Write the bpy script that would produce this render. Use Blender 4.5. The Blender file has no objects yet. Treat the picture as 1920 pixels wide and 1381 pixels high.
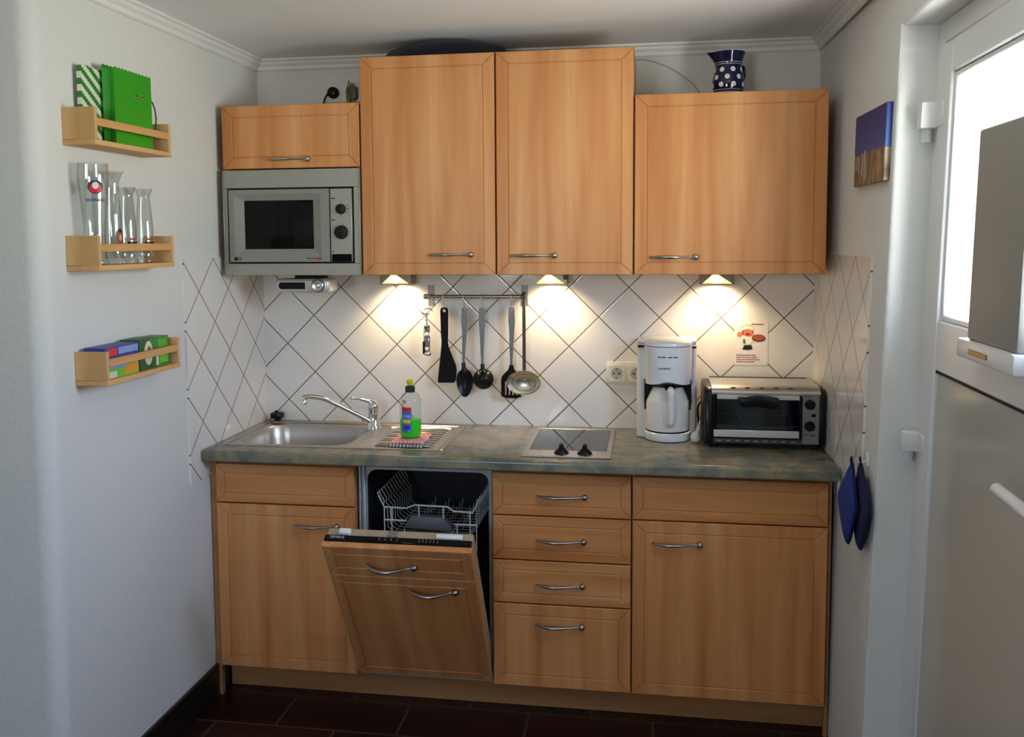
import bpy, bmesh, math, random
from mathutils import Vector, Matrix
random.seed(7)
S = bpy.context.scene
COL = S.collection
PI = math.pi
FZ = 0.03                      # floor height
XR = 2.033                     # right wall
CEIL = 2.257

# ------------------------------------------------------------------ helpers
def lin(c):
    return tuple(((v/12.92) if v <= .04045 else ((v+.055)/1.055)**2.4) for v in c)
def hx(s):
    return lin(tuple(int(s[i:i+2], 16)/255 for i in (0, 2, 4)))

def mat(name, col=(.8, .8, .8), rough=.5, metal=0., emit=None, es=1., spec=.5, trans=0., ior=1.45, alpha=1., coat=0.):
    m = bpy.data.materials.new(name); m.use_nodes = True
    b = m.node_tree.nodes['Principled BSDF']
    b.inputs['Base Color'].default_value = (*col, 1)
    b.inputs['Roughness'].default_value = rough
    b.inputs['Metallic'].default_value = metal
    b.inputs['Specular IOR Level'].default_value = spec
    b.inputs['Transmission Weight'].default_value = trans
    b.inputs['IOR'].default_value = ior
    b.inputs['Alpha'].default_value = alpha
    b.inputs['Coat Weight'].default_value = coat
    if emit:
        b.inputs['Emission Color'].default_value = (*emit, 1)
        b.inputs['Emission Strength'].default_value = es
    return m
class NT:
    def __init__(s, m):
        s.m = m; s.t = m.node_tree; s.b = s.t.nodes['Principled BSDF']
    def n(s, ty, **kw):
        nd = s.t.nodes.new(ty)
        for k, v in kw.items():
            if k.startswith('_'): setattr(nd, k[1:], v)
            else:
                nd.inputs[k.replace('__', ' ')].default_value = v
        return nd
    def l(s, a, b): s.t.links.new(a, b)
    def math(s, op, a, b=None, c=None):
        nd = s.t.nodes.new('ShaderNodeMath'); nd.operation = op
        for i, v in enumerate((a, b, c)):
            if v is None: continue
            if isinstance(v, (int, float)): nd.inputs[i].default_value = v
            else: s.l(v, nd.inputs[i])
        return nd.outputs[0]
    def coords(s, scale=(1, 1, 1), kind='Object', loc=(0, 0, 0)):
        tc = s.t.nodes.new('ShaderNodeTexCoord'); mp = s.t.nodes.new('ShaderNodeMapping')
        mp.inputs['Scale'].default_value = scale; mp.inputs['Location'].default_value = loc
        s.l(tc.outputs[kind], mp.inputs['Vector']); return mp.outputs[0]
    def noise(s, vec, scale, detail=3, rough=.5, dist=0.):
        nd = s.t.nodes.new('ShaderNodeTexNoise'); s.l(vec, nd.inputs['Vector'])
        nd.inputs['Scale'].default_value = scale; nd.inputs['Detail'].default_value = detail
        nd.inputs['Roughness'].default_value = rough; nd.inputs['Distortion'].default_value = dist
        return nd.outputs['Fac']
    def ramp(s, fac, stops):
        nd = s.t.nodes.new('ShaderNodeValToRGB'); s.l(fac, nd.inputs[0]); e = nd.color_ramp.elements
        while len(e) < len(stops): e.new(.5)
        for i, (p, c) in enumerate(stops):
            e[i].position = p; e[i].color = (*c, 1) if len(c) == 3 else c
        return nd.outputs[0]
    def mix(s, fac, a, b, mode='MIX'):
        nd = s.t.nodes.new('ShaderNodeMix'); nd.data_type = 'RGBA'; nd.blend_type = mode
        for k, v in (('Factor', fac), ('A', a), ('B', b)):
            i = [q for q in nd.inputs if q.name == k and q.type == ('VALUE' if k == 'Factor' else 'RGBA')][0]
            if isinstance(v, (int, float)): i.default_value = v
            elif isinstance(v, tuple): i.default_value = (*v, 1)
            else: s.l(v, i)
        return [q for q in nd.outputs if q.type == 'RGBA'][0]
    def bump(s, h, strength=.3, dist=.01):
        nd = s.t.nodes.new('ShaderNodeBump'); s.l(h, nd.inputs['Height'])
        nd.inputs['Strength'].default_value = strength; nd.inputs['Distance'].default_value = dist
        s.l(nd.outputs[0], s.b.inputs['Normal'])
    def col(s, c): s.l(c, s.b.inputs['Base Color'])

def fin(bm, name, m, parent=None, loc=None, angle=40, smooth=True):
    """world-space bmesh -> ONE mesh object; origin at loc, or at the parent's origin"""
    bmesh.ops.recalc_face_normals(bm, faces=bm.faces)
    org = Vector(loc) if loc is not None else (Vector(parent['_org']) if parent is not None else Vector((0, 0, 0)))
    if org.length: bmesh.ops.translate(bm, verts=bm.verts, vec=-org)
    me = bpy.data.meshes.new(name); bm.to_mesh(me); bm.free()
    for x in (m if isinstance(m, (list, tuple)) else [m]): me.materials.append(x)
    if smooth:
        me.shade_smooth(); me.set_sharp_from_angle(angle=math.radians(angle))
    o = bpy.data.objects.new(name, me); COL.objects.link(o)
    if parent is not None:
        o.parent = parent; o.location = org - Vector(parent['_org'])
    else: o.location = org
    o['_org'] = tuple(org)
    return o
def tag(o, label, cat, group=None):
    o['label'] = label; o['category'] = cat
    if group: o['group'] = group
    return o
def thing(name, label, cat, loc, group=None):
    o = bpy.data.objects.new(name, None); COL.objects.link(o); o.location = loc; o['_org'] = tuple(loc)
    o.empty_display_size = .05
    return tag(o, label, cat, group)
def struct(o): o['kind'] = 'structure'; return o
def copy_tree(root, loc, label):
    def rec(o, par):
        c = o.copy(); COL.objects.link(c)
        if par: c.parent = par
        for ch in o.children: rec(ch, c)
        return c
    r = rec(root, None); r.location = loc; r['label'] = label; r['_org'] = tuple(loc)
    return r

def B(bm, x0, x1, y0, y1, z0, z1, bev=0., mi=0, seg=1):
    vs = [bm.verts.new(p) for p in ((x0,y0,z0),(x1,y0,z0),(x1,y1,z0),(x0,y1,z0),(x0,y0,z1),(x1,y0,z1),(x1,y1,z1),(x0,y1,z1))]
    fs = [bm.faces.new([vs[i] for i in q]) for q in ((0,3,2,1),(4,5,6,7),(0,1,5,4),(1,2,6,5),(2,3,7,6),(3,0,4,7))]
    for f in fs: f.material_index = mi
    if bev:
        es = list({e for f in fs for e in f.edges})
        bmesh.ops.bevel(bm, geom=es, offset=bev, segments=seg, affect='EDGES', profile=.5, material=mi)
    return vs
def prism(bm, poly, axis, a0, a1, bev=0., mi=0, seg=2):
    """poly: list of 2D points in the two other axes (xz for y, yz for x, xy for z)"""
    def P(p, a): return {'y': (p[0], a, p[1]), 'x': (a, p[0], p[1]), 'z': (p[0], p[1], a)}[axis]
    v0 = [bm.verts.new(P(p, a0)) for p in poly]; v1 = [bm.verts.new(P(p, a1)) for p in poly]
    n = len(poly); fs = [bm.faces.new(v0), bm.faces.new(v1[::-1])]
    caps = list(fs)
    for i in range(n): fs.append(bm.faces.new((v0[i], v1[i], v1[(i+1) % n], v0[(i+1) % n])))
    for f in fs: f.material_index = mi
    bmesh.ops.recalc_face_normals(bm, faces=fs)
    if bev:
        es = list({e for f in caps for e in f.edges})
        bmesh.ops.bevel(bm, geom=es, offset=bev, segments=seg, affect='EDGES', profile=.5, material=mi)
def rrect(x0, x1, z0, z1, r, n=5, which=(1,1,1,1)):
    pts = []
    for k, (cx, cz, a) in enumerate(((x1-r, z1-r, 0), (x0+r, z1-r, 90), (x0+r, z0+r, 180), (x1-r, z0+r, 270))):
        if which[k]:
            for i in range(n+1):
                t = math.radians(a+90*i/n); pts.append((cx+r*math.cos(t), cz+r*math.sin(t)))
        else:
            pts.append(((x1, z1), (x0, z1), (x0, z0), (x1, z0))[k])
    return pts
def tube(bm, pts, rad, seg=10, closed=False, mi=0, flat=1.0, up=None):
    pts = [Vector(p) for p in pts]; n = len(pts)
    rads = rad if isinstance(rad, (list, tuple)) else [rad]*n
    rings = []; prev = None
    for i, p in enumerate(pts):
        a = pts[(i-1) % n] if (i > 0 or closed) else p; b = pts[(i+1) % n] if (i < n-1 or closed) else p
        t = (b-a).normalized()
        if prev is None:
            h = Vector(up) if up else (Vector((0, 0, 1)) if abs(t.z) < .9 else Vector((0, 1, 0)))
        else: h = prev
        u = (h - t*h.dot(t)).normalized(); prev = u; w = t.cross(u)
        rings.append([bm.verts.new(p + (u*math.cos(2*PI*k/seg) + w*math.sin(2*PI*k/seg)*flat)*rads[i]) for k in range(seg)])
    m = n if closed else n-1
    for i in range(m):
        r0, r1 = rings[i], rings[(i+1) % n]
        for k in range(seg):
            f = bm.faces.new((r0[k], r0[(k+1) % seg], r1[(k+1) % seg], r1[k])); f.material_index = mi
    if not closed:
        for r in (rings[0][::-1], rings[-1]):
            f = bm.faces.new(r); f.material_index = mi
def lathe(bm, prof, c, seg=32, axis='z', mi=0, sx=1., close=True):
    """prof: (radius, height) list along the axis"""
    rings = []
    for r, h in prof:
        ring = []
        for k in range(seg):
            a = 2*PI*k/seg; u, v = r*math.cos(a)*sx, r*math.sin(a)
            p = {'z': (u, v, h), 'y': (u, h, v), 'x': (h, u, v)}[axis]
            ring.append(bm.verts.new((c[0]+p[0], c[1]+p[1], c[2]+p[2])))
        rings.append(ring)
    for a, b in zip(rings, rings[1:]):
        for k in range(seg):
            f = bm.faces.new((a[k], a[(k+1) % seg], b[(k+1) % seg], b[k])); f.material_index = mi
    if close:
        for r in (rings[0], rings[-1]):
            f = bm.faces.new(r); f.material_index = mi
def quad(bm, pts, mi=0):
    f = bm.faces.new([bm.verts.new(p) for p in pts]); f.material_index = mi; return f
def arc(cx, cy, r, a0, a1, n, ry=None):
    return [(cx+r*math.cos(math.radians(a0+(a1-a0)*i/n)), cy+(ry or r)*math.sin(math.radians(a0+(a1-a0)*i/n))) for i in range(n+1)]
def smooth_pts(pts, k=6):
    P = [Vector(p) for p in pts]; out = []
    for i in range(len(P)-1):
        p0, p1, p2, p3 = P[max(i-1, 0)], P[i], P[i+1], P[min(i+2, len(P)-1)]
        for j in range(k):
            t = j/k
            out.append(.5*((2*p1)+(p2-p0)*t+(2*p0-5*p1+4*p2-p3)*t*t+(3*p1-p0-3*p2+p3)*t**3))
    return out + [P[-1]]
def text(name, s, pos, size, m, parent, rot=(PI/2, 0, 0), align='CENTER', ext=.0003, sx=1., bold=0.):
    cu = bpy.data.curves.new(name, 'FONT'); cu.body = s; cu.size = size; cu.align_x = align; cu.align_y = 'CENTER'
    cu.extrude = ext; cu.offset = bold; cu.resolution_u = 2
    t = bpy.data.objects.new('tmp_text', cu); COL.objects.link(t)
    bpy.context.view_layer.update()
    me = bpy.data.meshes.new_from_object(t.evaluated_get(bpy.context.evaluated_depsgraph_get()))
    bpy.data.objects.remove(t)
    from mathutils import Euler
    me.transform(Matrix.Translation(Vector(pos)-Vector(parent['_org'])) @ Euler(rot).to_matrix().to_4x4() @ Matrix.Diagonal((sx, 1, 1, 1)))
    me.materials.clear(); me.materials.append(m); me.name = name
    o = bpy.data.objects.new(name, me); COL.objects.link(o); o.parent = parent
    o['_org'] = tuple(parent['_org'])
    return o
def leanx(y, z): return .027*(z-1.1)*min(max(-y/.95, 0), 1)
def lean(bm):
    for v in bm.verts: v.co.x += leanx(v.co.y, v.co.z)
    return bm

# ------------------------------------------------------------------ materials
def plaster(name, col, sc=230, st=.35):
    m = mat(name, col, .85, spec=.25); n = NT(m); v = n.coords()
    f = n.noise(v, sc, 4, .6); g = n.noise(v, 45, 2, .5)
    h = n.math('ADD', n.math('MULTIPLY', f, .5), g)
    n.bump(h, st, .006); return m
M_wall = plaster('plaster', (.70, .697, .672))
M_ceil = plaster('ceiling_paint', (.87, .89, .91), 60, .05)
M_trimw = mat('white_trim', (.8, .8, .79), .5)

def wood(name, c0, c1, c2, axis='z', rough=.38, off=0.):
    m = mat(name, c1, rough, spec=.4); n = NT(m)
    sc = {'z': (1, 1, .06), 'x': (.06, 1, 1), 'y': (1, .06, 1)}[axis]
    v = n.coords(sc, loc=(off, off*.7, off*1.3))
    a = n.noise(v, 17, 3, .5, .3); b = n.noise(v, 150, 3, .6, .2)
    c1_ = n.ramp(a, [(.3, c0), (.52, c1), (.72, c2)])
    c2_ = n.mix(n.math('MULTIPLY', b, .25), c1_, c0)
    n.col(c2_)
    r = n.math('ADD', n.math('MULTIPLY', b, .12), rough-.06)
    n.l(r, n.b.inputs['Roughness'])
    return m
BW = [hx('b9743f'), hx('cf8f58'), hx('dca570')]
M_wood = wood('beech_vertical', *BW)
M_woodh = wood('beech_horizontal', *BW, axis='x')
M_carc = mat('carcase_side', hx('b07c48'), .5)
M_dark = mat('dark_inside', (.012, .01, .009), .6)
M_pine = wood('pine', hx('c08c52'), hx('d2a068'), hx('dcae78'), axis='y', rough=.5)
M_pinez = wood('pine_end', hx('bc9058'), hx('cfa470'), hx('dab482'), axis='z', rough=.5)
M_plinth = wood('plinth_wood', hx('9c683e'), hx('ac784a'), hx('b88656'), axis='x', rough=.5)

def stone():
    m = mat('worktop_stone', (.2, .2, .18), .22, spec=.5); n = NT(m); v = n.coords()
    a = n.noise(v, 5.5, 5, .62, .6); b = n.noise(v, 17, 5, .7, 1.0); c = n.noise(v, 130, 2, .6)
    c1 = n.ramp(a, [(.34, hx('434e4b')), (.46, hx('6f6f60')), (.56, hx('938163')), (.68, hx('5f6b6c'))])
    c2 = n.mix(n.math('MULTIPLY', n.ramp(b, [(.45, (0, 0, 0)), (.68, (1, 1, 1))]), .55), c1, hx('3d4a49'))
    c3 = n.mix(n.math('MULTIPLY', c, .3), c2, hx('97917c'))
    n.col(c3); return m
M_stone = stone()

def tiles(name, ua, y0, z0, d=.2153):
    """diagonal glazed tiles; ua = index of the horizontal object axis"""
    m = mat(name, (.8, .78, .74), .08, spec=.6); n = NT(m)
    tc = n.t.nodes.new('ShaderNodeTexCoord'); sp = n.t.nodes.new('ShaderNodeSeparateXYZ')
    n.l(tc.outputs['Object'], sp.inputs[0])
    h = n.math('SUBTRACT', sp.outputs[ua], y0); z = n.math('SUBTRACT', sp.outputs[2], z0)
    def dist(s):
        q = n.math('MODULO', n.math('ADD', s, 40*d), d)
        return n.math('MINIMUM', q, n.math('SUBTRACT', d, q))
    u, w = n.math('ADD', h, z), n.math('SUBTRACT', h, z)
    mn = n.math('MULTIPLY', n.math('MINIMUM', dist(u), dist(w)), .7071)
    face = n.ramp(n.math('DIVIDE', mn, .01), [(.16, (0, 0, 0)), (.22, (1, 1, 1))])
    edge = n.math('MINIMUM', n.math('DIVIDE', mn, .0045), 1.)
    mot = n.noise(n.coords((1, 1, 1)), 9, 2, .5)
    tcol = n.mix(n.math('MULTIPLY', mot, .3), hx('e6e3de'), hx('d9d4cc'))
    n.col(n.mix(face, hx('6f6559'), tcol))
    n.l(n.math('SUBTRACT', .75, n.math('MULTIPLY', face, .66)), n.b.inputs['Roughness'])
    wav = n.noise(n.coords((1, 1, 1)), 14, 1, .4)
    n.bump(n.math('ADD', n.math('POWER', edge, .4), n.math('MULTIPLY', wav, .18)), .35, .0018)
    return m
M_tb = tiles('tiles_back', 0, .2052, 1.3013)
M_tl = tiles('tiles_left', 1, -.419, 1.312)
M_tr = tiles('tiles_right', 1, -.405, 1.312)

def floor_mat():
    m = mat('floor_tiles', (.03, .01, .008), .35); n = NT(m); v = n.coords((1, 1, 1), loc=(.12, .05, 0))
    br = n.t.nodes.new('ShaderNodeTexBrick'); n.l(v, br.inputs['Vector'])
    for k, x in (('Scale', 1.), ('Mortar Size', .004), ('Brick Width', .4), ('Row Height', .2), ('Mortar Smooth', .1)):
        br.inputs[k].default_value = x
    br.offset = .5
    br.inputs['Color1'].default_value = (*hx('1e0a07'), 1); br.inputs['Color2'].default_value = (*hx('270f0a'), 1)
    br.inputs['Mortar'].default_value = (*hx('4a3a32'), 1)
    n.col(br.outputs['Color']); return m
M_floor = floor_mat()
M_base = mat('black_tile', (.012, .008, .007), .3)
M_steel = mat('brushed_steel', (.62, .61, .58), .3, 1.)
M_steelf = mat('steel_front', (.33, .32, .285), .45, .6)
M_steeld = mat('steel_front_door', (.26, .255, .23), .55, .25)
M_sink = mat('sink_steel', (.50, .47, .43), .33, 1.)
M_chrome = mat('chrome', (.85, .85, .86), .06, 1.)
M_nickel = mat('satin_nickel', (.42, .39, .36), .3, 1.)
M_black = mat('black_plastic', (.005, .005, .006), .3, spec=.3)
M_blackm = mat('black_matt', (.005, .005, .006), .6, spec=.2)
M_bglass = mat('black_glass', (.003, .003, .003), .08, spec=.22)
M_white = mat('white_plastic', (.72, .72, .70), .3)
M_whiteg = mat('white_gloss', (.78, .79, .79), .18)
M_cream = mat('cream_plastic', (.72, .68, .58), .35)
M_pvc = mat('door_pvc', (.72, .72, .72), .28)
M_panel = mat('door_panel', (.50, .48, .42), .16)
M_grey = mat('grey_plastic', (.11, .12, .14), .45)
M_greyl = mat('grey_light', (.38, .40, .42), .4, .3)
M_wire = mat('white_wire', (.62, .62, .61), .35)
M_navy = mat('navy_glaze', hx('10143f'), .08, spec=.7)
M_dot = mat('white_glaze', (.8, .8, .78), .1)
M_navyc = mat('navy_cloth', hx('16225a'), .9)
M_navyd = mat('navy_trim', hx('0a1034'), .9)
M_bowl = mat('dark_blue_plastic', hx('050a1e'), .3)
M_red = mat('red_print', hx('b02a2a'), .5)
M_redb = mat('red_bright', hx('e01e2e'), .35)
M_blue = mat('blue_print', hx('1c3f9c'), .4)
M_bluel = mat('blue_pale_print', hx('7f9bd0'), .4)
M_yel = mat('yellow_print', hx('e8c81c'), .4)
M_paper = mat('paper', (.78, .74, .72), .6)
M_greenb = mat('green_bag', hx('2f9a1c'), .35)
M_greend = mat('green_dark', hx('1c5a16'), .5)
M_greenl = mat('green_light', hx('6fb83a'), .5)
M_green = mat('green_box', hx('1f7a30'), .4)
M_brown = mat('brown_print', hx('8a4a22'), .5)
M_skin = mat('skin_print', hx('d07a5a'), .5)
M_darkg = mat('dark_green_cap', hx('0f2e22'), .4)
M_brass = mat('brass', hx('a07c4a'), .4, .8)
def glassm(name, tint=(1, 1, 1), rough=0., ior=1.45):
    m = mat(name, tint, rough, trans=1., ior=ior); return m
M_glass = glassm('clear_glass', (.97, .985, .98))
def thin(name, tint=(.97, .98, .98), gl=.08, ior=1.5):
    m = bpy.data.materials.new(name); m.use_nodes = True; t = m.node_tree; t.nodes.remove(t.nodes['Principled BSDF'])
    o = t.nodes['Material Output']; a = t.nodes.new('ShaderNodeBsdfTransparent'); a.inputs[0].default_value = (*tint, 1)
    g = t.nodes.new('ShaderNodeBsdfGlossy'); g.inputs['Roughness'].default_value = .01
    lw = t.nodes.new('ShaderNodeLayerWeight'); lw.inputs['Blend'].default_value = .5
    pw = t.nodes.new('ShaderNodeMath'); pw.operation = 'POWER'; t.links.new(lw.outputs['Facing'], pw.inputs[0]); pw.inputs[1].default_value = 5 if ior < 1.8 else 3.2
    f0 = ((ior-1)/(ior+1))**2
    f = t.nodes.new('ShaderNodeMath'); f.operation = 'MULTIPLY_ADD'; t.links.new(pw.outputs[0], f.inputs[0]); f.inputs[1].default_value = 1-f0; f.inputs[2].default_value = f0
    x = t.nodes.new('ShaderNodeMixShader'); t.links.new(f.outputs[0], x.inputs[0]); t.links.new(a.outputs[0], x.inputs[1])
    t.links.new(g.outputs[0], x.inputs[2]); t.links.new(x.outputs[0], o.inputs[0]); return m
M_pane = thin('window_pane')
M_drink = thin('thin_glass', (.93, .95, .945), ior=1.9)
M_oven = thin('oven_glass', (.55, .6, .63), ior=1.7)
M_pet = thin('clear_bottle_plastic', (.9, .93, .93), ior=1.35)
M_liquid = mat('green_soap', hx('3df02a'), .1, trans=.25, ior=1.33)

# ------------------------------------------------------------------ room shell
YE = -1.32      # where the left niche wall ends
YR = -4.6       # rear wall
XL = -1.6       # far left wall of the room
YD0, YD1, ZD = -.95, -1.98, 2.09   # door opening
DX = 2.120      # face of the door frame

bm = bmesh.new(); B(bm, -.12, XR+.4, 0, .12, FZ-.1, CEIL+.1); w_back = struct(fin(bm, 'wall_back', M_wall))
bm = bmesh.new(); B(bm, .0, XR, -.006, .001, .80, 1.50)
o = fin(bm, 'tile_backsplash', M_tb, w_back); o['label'] = 'white diagonal wall tiles with grey joints'
# left wall with a rounded outer corner
bm = bmesh.new()
r = .045
poly = [(-.12, 0), (0, 0), (0, YE+r)] + [(-r+r*math.cos(math.radians(a)), YE+r-r*math.sin(math.radians(a))) for a in range(10, 90, 10)] + [(-r, YE), (-.12, YE)]
prism(bm, poly, 'z', FZ-.1, CEIL+.1); w_left = struct(fin(bm, 'wall_left', M_wall, angle=30))
bm = bmesh.new(); prism(bm, [(-.62, .80), (-.62, 1.528), (-.001, 1.528), (-.001, .80)], 'x', -.001, .006)
# lower edge of the tile field stops just below the worktop
o = fin(bm, 'tile_backsplash', M_tl, w_left); o['label'] = 'white diagonal wall tiles seen at a steep angle'
bm = bmesh.new(); B(bm, XL-.12, -.12, YE, YE+.12, FZ-.1, CEIL+.1); struct(fin(bm, 'wall_front_left', M_wall))
# far left wall of the room with window
def wall_window(axis, name, a0, a1, w0, w1, z0, z1, pos, th):
    bm = bmesh.new()
    for (p, q, s, t) in ((a0, w0, FZ-.1, CEIL+.1), (w1, a1, FZ-.1, CEIL+.1), (w0, w1, FZ-.1, z0), (w0, w1, z1, CEIL+.1)):
        if axis == 'y': B(bm, pos, pos+th, p, q, s, t)
        else: B(bm, p, q, pos, pos+th, s, t)
    return struct(fin(bm, name, M_wall))
def window(axis, idx, w0, w1, z0, z1, pos):
    f = bmesh.new(); mid = (w0+w1)/2
    def bar(p, q, s, t):
        if axis == 'y': B(f, pos-.035, pos+.035, p, q, s, t, .004)
        else: B(f, p, q, pos-.035, pos+.035, s, t, .004)
    bar(w0, w1, z0, z0+.07); bar(w0, w1, z1-.07, z1); bar(w0, w0+.07, z0+.07, z1-.07); bar(w1-.07, w1, z0+.07, z1-.07)
    bar(mid-.045, mid+.045, z0+.07, z1-.07)
    wf = struct(fin(f, 'window_%d' % idx, M_pvc))
    g = bmesh.new()
    if axis == 'y': B(g, pos-.004, pos+.004, w0+.06, w1-.06, z0+.06, z1-.06)
    else: B(g, w0+.06, w1-.06, pos-.004, pos+.004, z0+.06, z1-.06)
    fin(g, 'window_pane', M_pane, wf)
bm = bmesh.new(); B(bm, XL-.24, XL, YR-.12, YE+.12, FZ-.1, CEIL+.1); struct(fin(bm, 'wall_far_left', M_wall))
wall_window('x', 'wall_rear', XL, XR+.4, 0., .8, 1.25, 2.0, YR-.24, .24)
window('x', 1, 0., .8, 1.25, 2.0, YR-.14)

# right wall: slightly out of plumb, door opening with deep reveal
bm = bmesh.new()
def wallpiece(y0, y1, z0, z1, th=.30):
    n = max(1, int(abs(y1-y0)/.1)); mz = max(1, int((z1-z0)/.2))
    g = [[bm.verts.new((XR, y0+(y1-y0)*i/n, z0+(z1-z0)*j/mz)) for j in range(mz+1)] for i in range(n+1)]
    h = [[bm.verts.new((XR+th, y0+(y1-y0)*i/n, z0+(z1-z0)*j/mz)) for j in range(mz+1)] for i in range(n+1)]
    for i in range(n):
        for j in range(mz):
            bm.faces.new((g[i][j], g[i+1][j], g[i+1][j+1], g[i][j+1])); bm.faces.new((h[i][j], h[i][j+1], h[i+1][j+1], h[i+1][j]))
        bm.faces.new((g[i][0], h[i][0], h[i+1][0], g[i+1][0])); bm.faces.new((g[i][mz], g[i+1][mz], h[i+1][mz], h[i][mz]))
    for j in range(mz):
        bm.faces.new((g[0][j], g[0][j+1], h[0][j+1], h[0][j])); bm.faces.new((g[n][j], h[n][j], h[n][j+1], g[n][j+1]))
wallpiece(0, YD0, FZ-.1, CEIL+.1); wallpiece(YD0, YD1, ZD, CEIL+.1); wallpiece(YD1, YR-.12, FZ-.1, CEIL+.1)
bmesh.ops.remove_doubles(bm, verts=bm.verts, dist=.0001)
es = [e for e in bm.edges if abs(e.verts[0].co.x-XR) < 1e-4 and abs(e.verts[1].co.x-XR) < 1e-4 and
      ((abs(e.verts[0].co.y-YD0) < 1e-4 and abs(e.verts[1].co.y-YD0) < 1e-4 and max(e.verts[0].co.z, e.verts[1].co.z) < ZD+.001) or
       (abs(e.verts[0].co.z-ZD) < 1e-4 and abs(e.verts[1].co.z-ZD) < 1e-4 and min(e.verts[0].co.y, e.verts[1].co.y) > YD1-.001))]
bmesh.ops.bevel(bm, geom=es, offset=.012, segments=3, affect='EDGES', profile=.5)
w_right = struct(fin(lean(bm), 'wall_right', M_wall, angle=30))
bm = bmesh.new()
for i in range(8):
    y0, y1 = -.80*i/8, -.80*(i+1)/8
    quad(bm, [(XR-.006, y0, .80 if y1 > -.6 else .90), (XR-.006, y1, .80 if y1 > -.6 else .90), (XR-.006, y1, 1.528), (XR-.006, y0, 1.528)])
bmesh.ops.remove_doubles(bm, verts=bm.verts, dist=.0001)
g = bmesh.ops.extrude_face_region(bm, geom=list(bm.faces))
bmesh.ops.translate(bm, verts=[v for v in g['geom'] if isinstance(v, bmesh.types.BMVert)], vec=(.01, 0, 0))
o = fin(lean(bm), 'tile_backsplash', M_tr, w_right); o['label'] = 'white diagonal wall tiles catching warm reflections'

bm = bmesh.new(); B(bm, XL-.2, XR+.5, YR-.2, .12, FZ-.1, FZ); struct(fin(bm, 'floor', M_floor))
bm = bmesh.new(); B(bm, XL-.2, XR+.5, YR-.2, .12, CEIL, CEIL+.1); struct(fin(bm, 'ceiling', M_ceil))
# cornice: small stepped moulding
cp = [(0, 0), (.038, 0), (.038, -.006), (.028, -.010), (.024, -.018), (.014, -.026), (.011, -.036), (.006, -.040), (0, -.040)]
bm = bmesh.new(); prism(bm, [(-a, CEIL+b) for a, b in cp], 'x', 0, XR+.02); struct(fin(bm, 'trim_1', M_trimw, angle=20))
bm = bmesh.new(); prism(bm, [(a, CEIL+b) for a, b in cp], 'y', 0, YE); struct(fin(bm, 'trim_2', M_trimw, angle=20))
bm = bmesh.new(); prism(bm, [(XR-a+.0, CEIL+b) for a, b in cp], 'y', 0, -3.0)
for v in bm.verts: v.co.x += leanx(v.co.y, CEIL)
struct(fin(bm, 'trim_3', M_trimw, angle=20))
bm = bmesh.new(); B(bm, 0, .012, YE, -.37, FZ, .142, .002)
o = struct(fin(bm, 'baseboard_left', M_base))
bm = bmesh.new(); B(bm, XL, 0.012, YE-.012, YE, FZ, .142, .002); struct(fin(bm, 'baseboard_front_left', M_base))

# ------------------------------------------------------------------ door (right wall)
door = struct(bpy.data.objects.new('door_1', None)); COL.objects.link(door); door['_org'] = (DX, YD0, FZ); door.location = (DX, YD0, FZ)
def dpart(bm, name, m, par=door, **k): return fin(lean(bm), name, m, par, **k)
LY0, LY1 = -1.0, -1.93; GZ0, GZ1 = 1.388, 1.955; GY0 = -1.095; GY1 = LY1+.095; PY0 = -1.085; PZ1 = 1.272; PZ0 = .17
bm = bmesh.new()
B(bm, DX, DX+.07, LY0, YD0, FZ, ZD, .003); B(bm, DX, DX+.07, YD1, LY1, FZ, ZD, .003); B(bm, DX, DX+.07, LY1, LY0, 2.035, ZD, .003)
dpart(bm, 'door_frame', M_pvc)
bm = bmesh.new(); X0 = DX-.008; X1 = DX+.055
B(bm, X0, X1, GY0, LY0-.003, FZ+.005, 2.03, .004); B(bm, X0, X1, LY1+.003, GY1, FZ+.005, 2.03, .004)
B(bm, X0, X1, GY1, GY0, GZ1, 2.03, .004); B(bm, X0, X1, GY1, GY0, PZ1, GZ0, .004); B(bm, X0, X1, GY1, GY0, FZ+.005, PZ0, .004)
leaf = dpart(bm, 'door_leaf', M_pvc)
bm = bmesh.new()
for a in ((GY0-.014, GY0, GZ0, GZ1), (GY1, GY1+.014, GZ0, GZ1), (GY1+.014, GY0-.014, GZ0, GZ0+.014), (GY1+.014, GY0-.014, GZ1-.014, GZ1)):
    B(bm, X0+.008, X0+.03, *a, .003)
dpart(bm, 'glazing_bead', M_pvc, leaf)
bm = bmesh.new(); B(bm, X0+.028, X0+.036, GY1, GY0, GZ0, GZ1); dpart(bm, 'glass_pane', M_pane, leaf)
bm = bmesh.new()
B(bm, X0+.004, X0+.01, PY0-.006, PY0+.0, PZ0, PZ1, 0); B(bm, X0+.004, X0+.01, GY1, PY0, PZ1-.006, PZ1, 0)
B(bm, X0+.004, X0+.01, GY1, PY0, PZ0, PZ0+.006, 0)
dpart(bm, 'gasket', M_blackm, leaf)
bm = bmesh.new(); B(bm, X0+.009, X0+.03, GY1, GY0-.001, PZ0, PZ1); dpart(bm, 'door_panel', M_panel, leaf)
for z0, z1 in ((1.808, 1.900), (1.030, 1.108)):
    bm = bmesh.new()
    B(bm, DX-.046, DX-.004, -1.012, -.972, z0+.03, z1, .004, seg=2); B(bm, DX-.010, DX+.0, -1.05, -1.0, z0+.03, z1, .003)
    lathe(bm, [(.012, z0), (.012, z0+.03)], (DX-.02, -.97, 0), 16)
    dpart(bm, 'hinge', M_pvc)
bm = bmesh.new()
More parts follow.
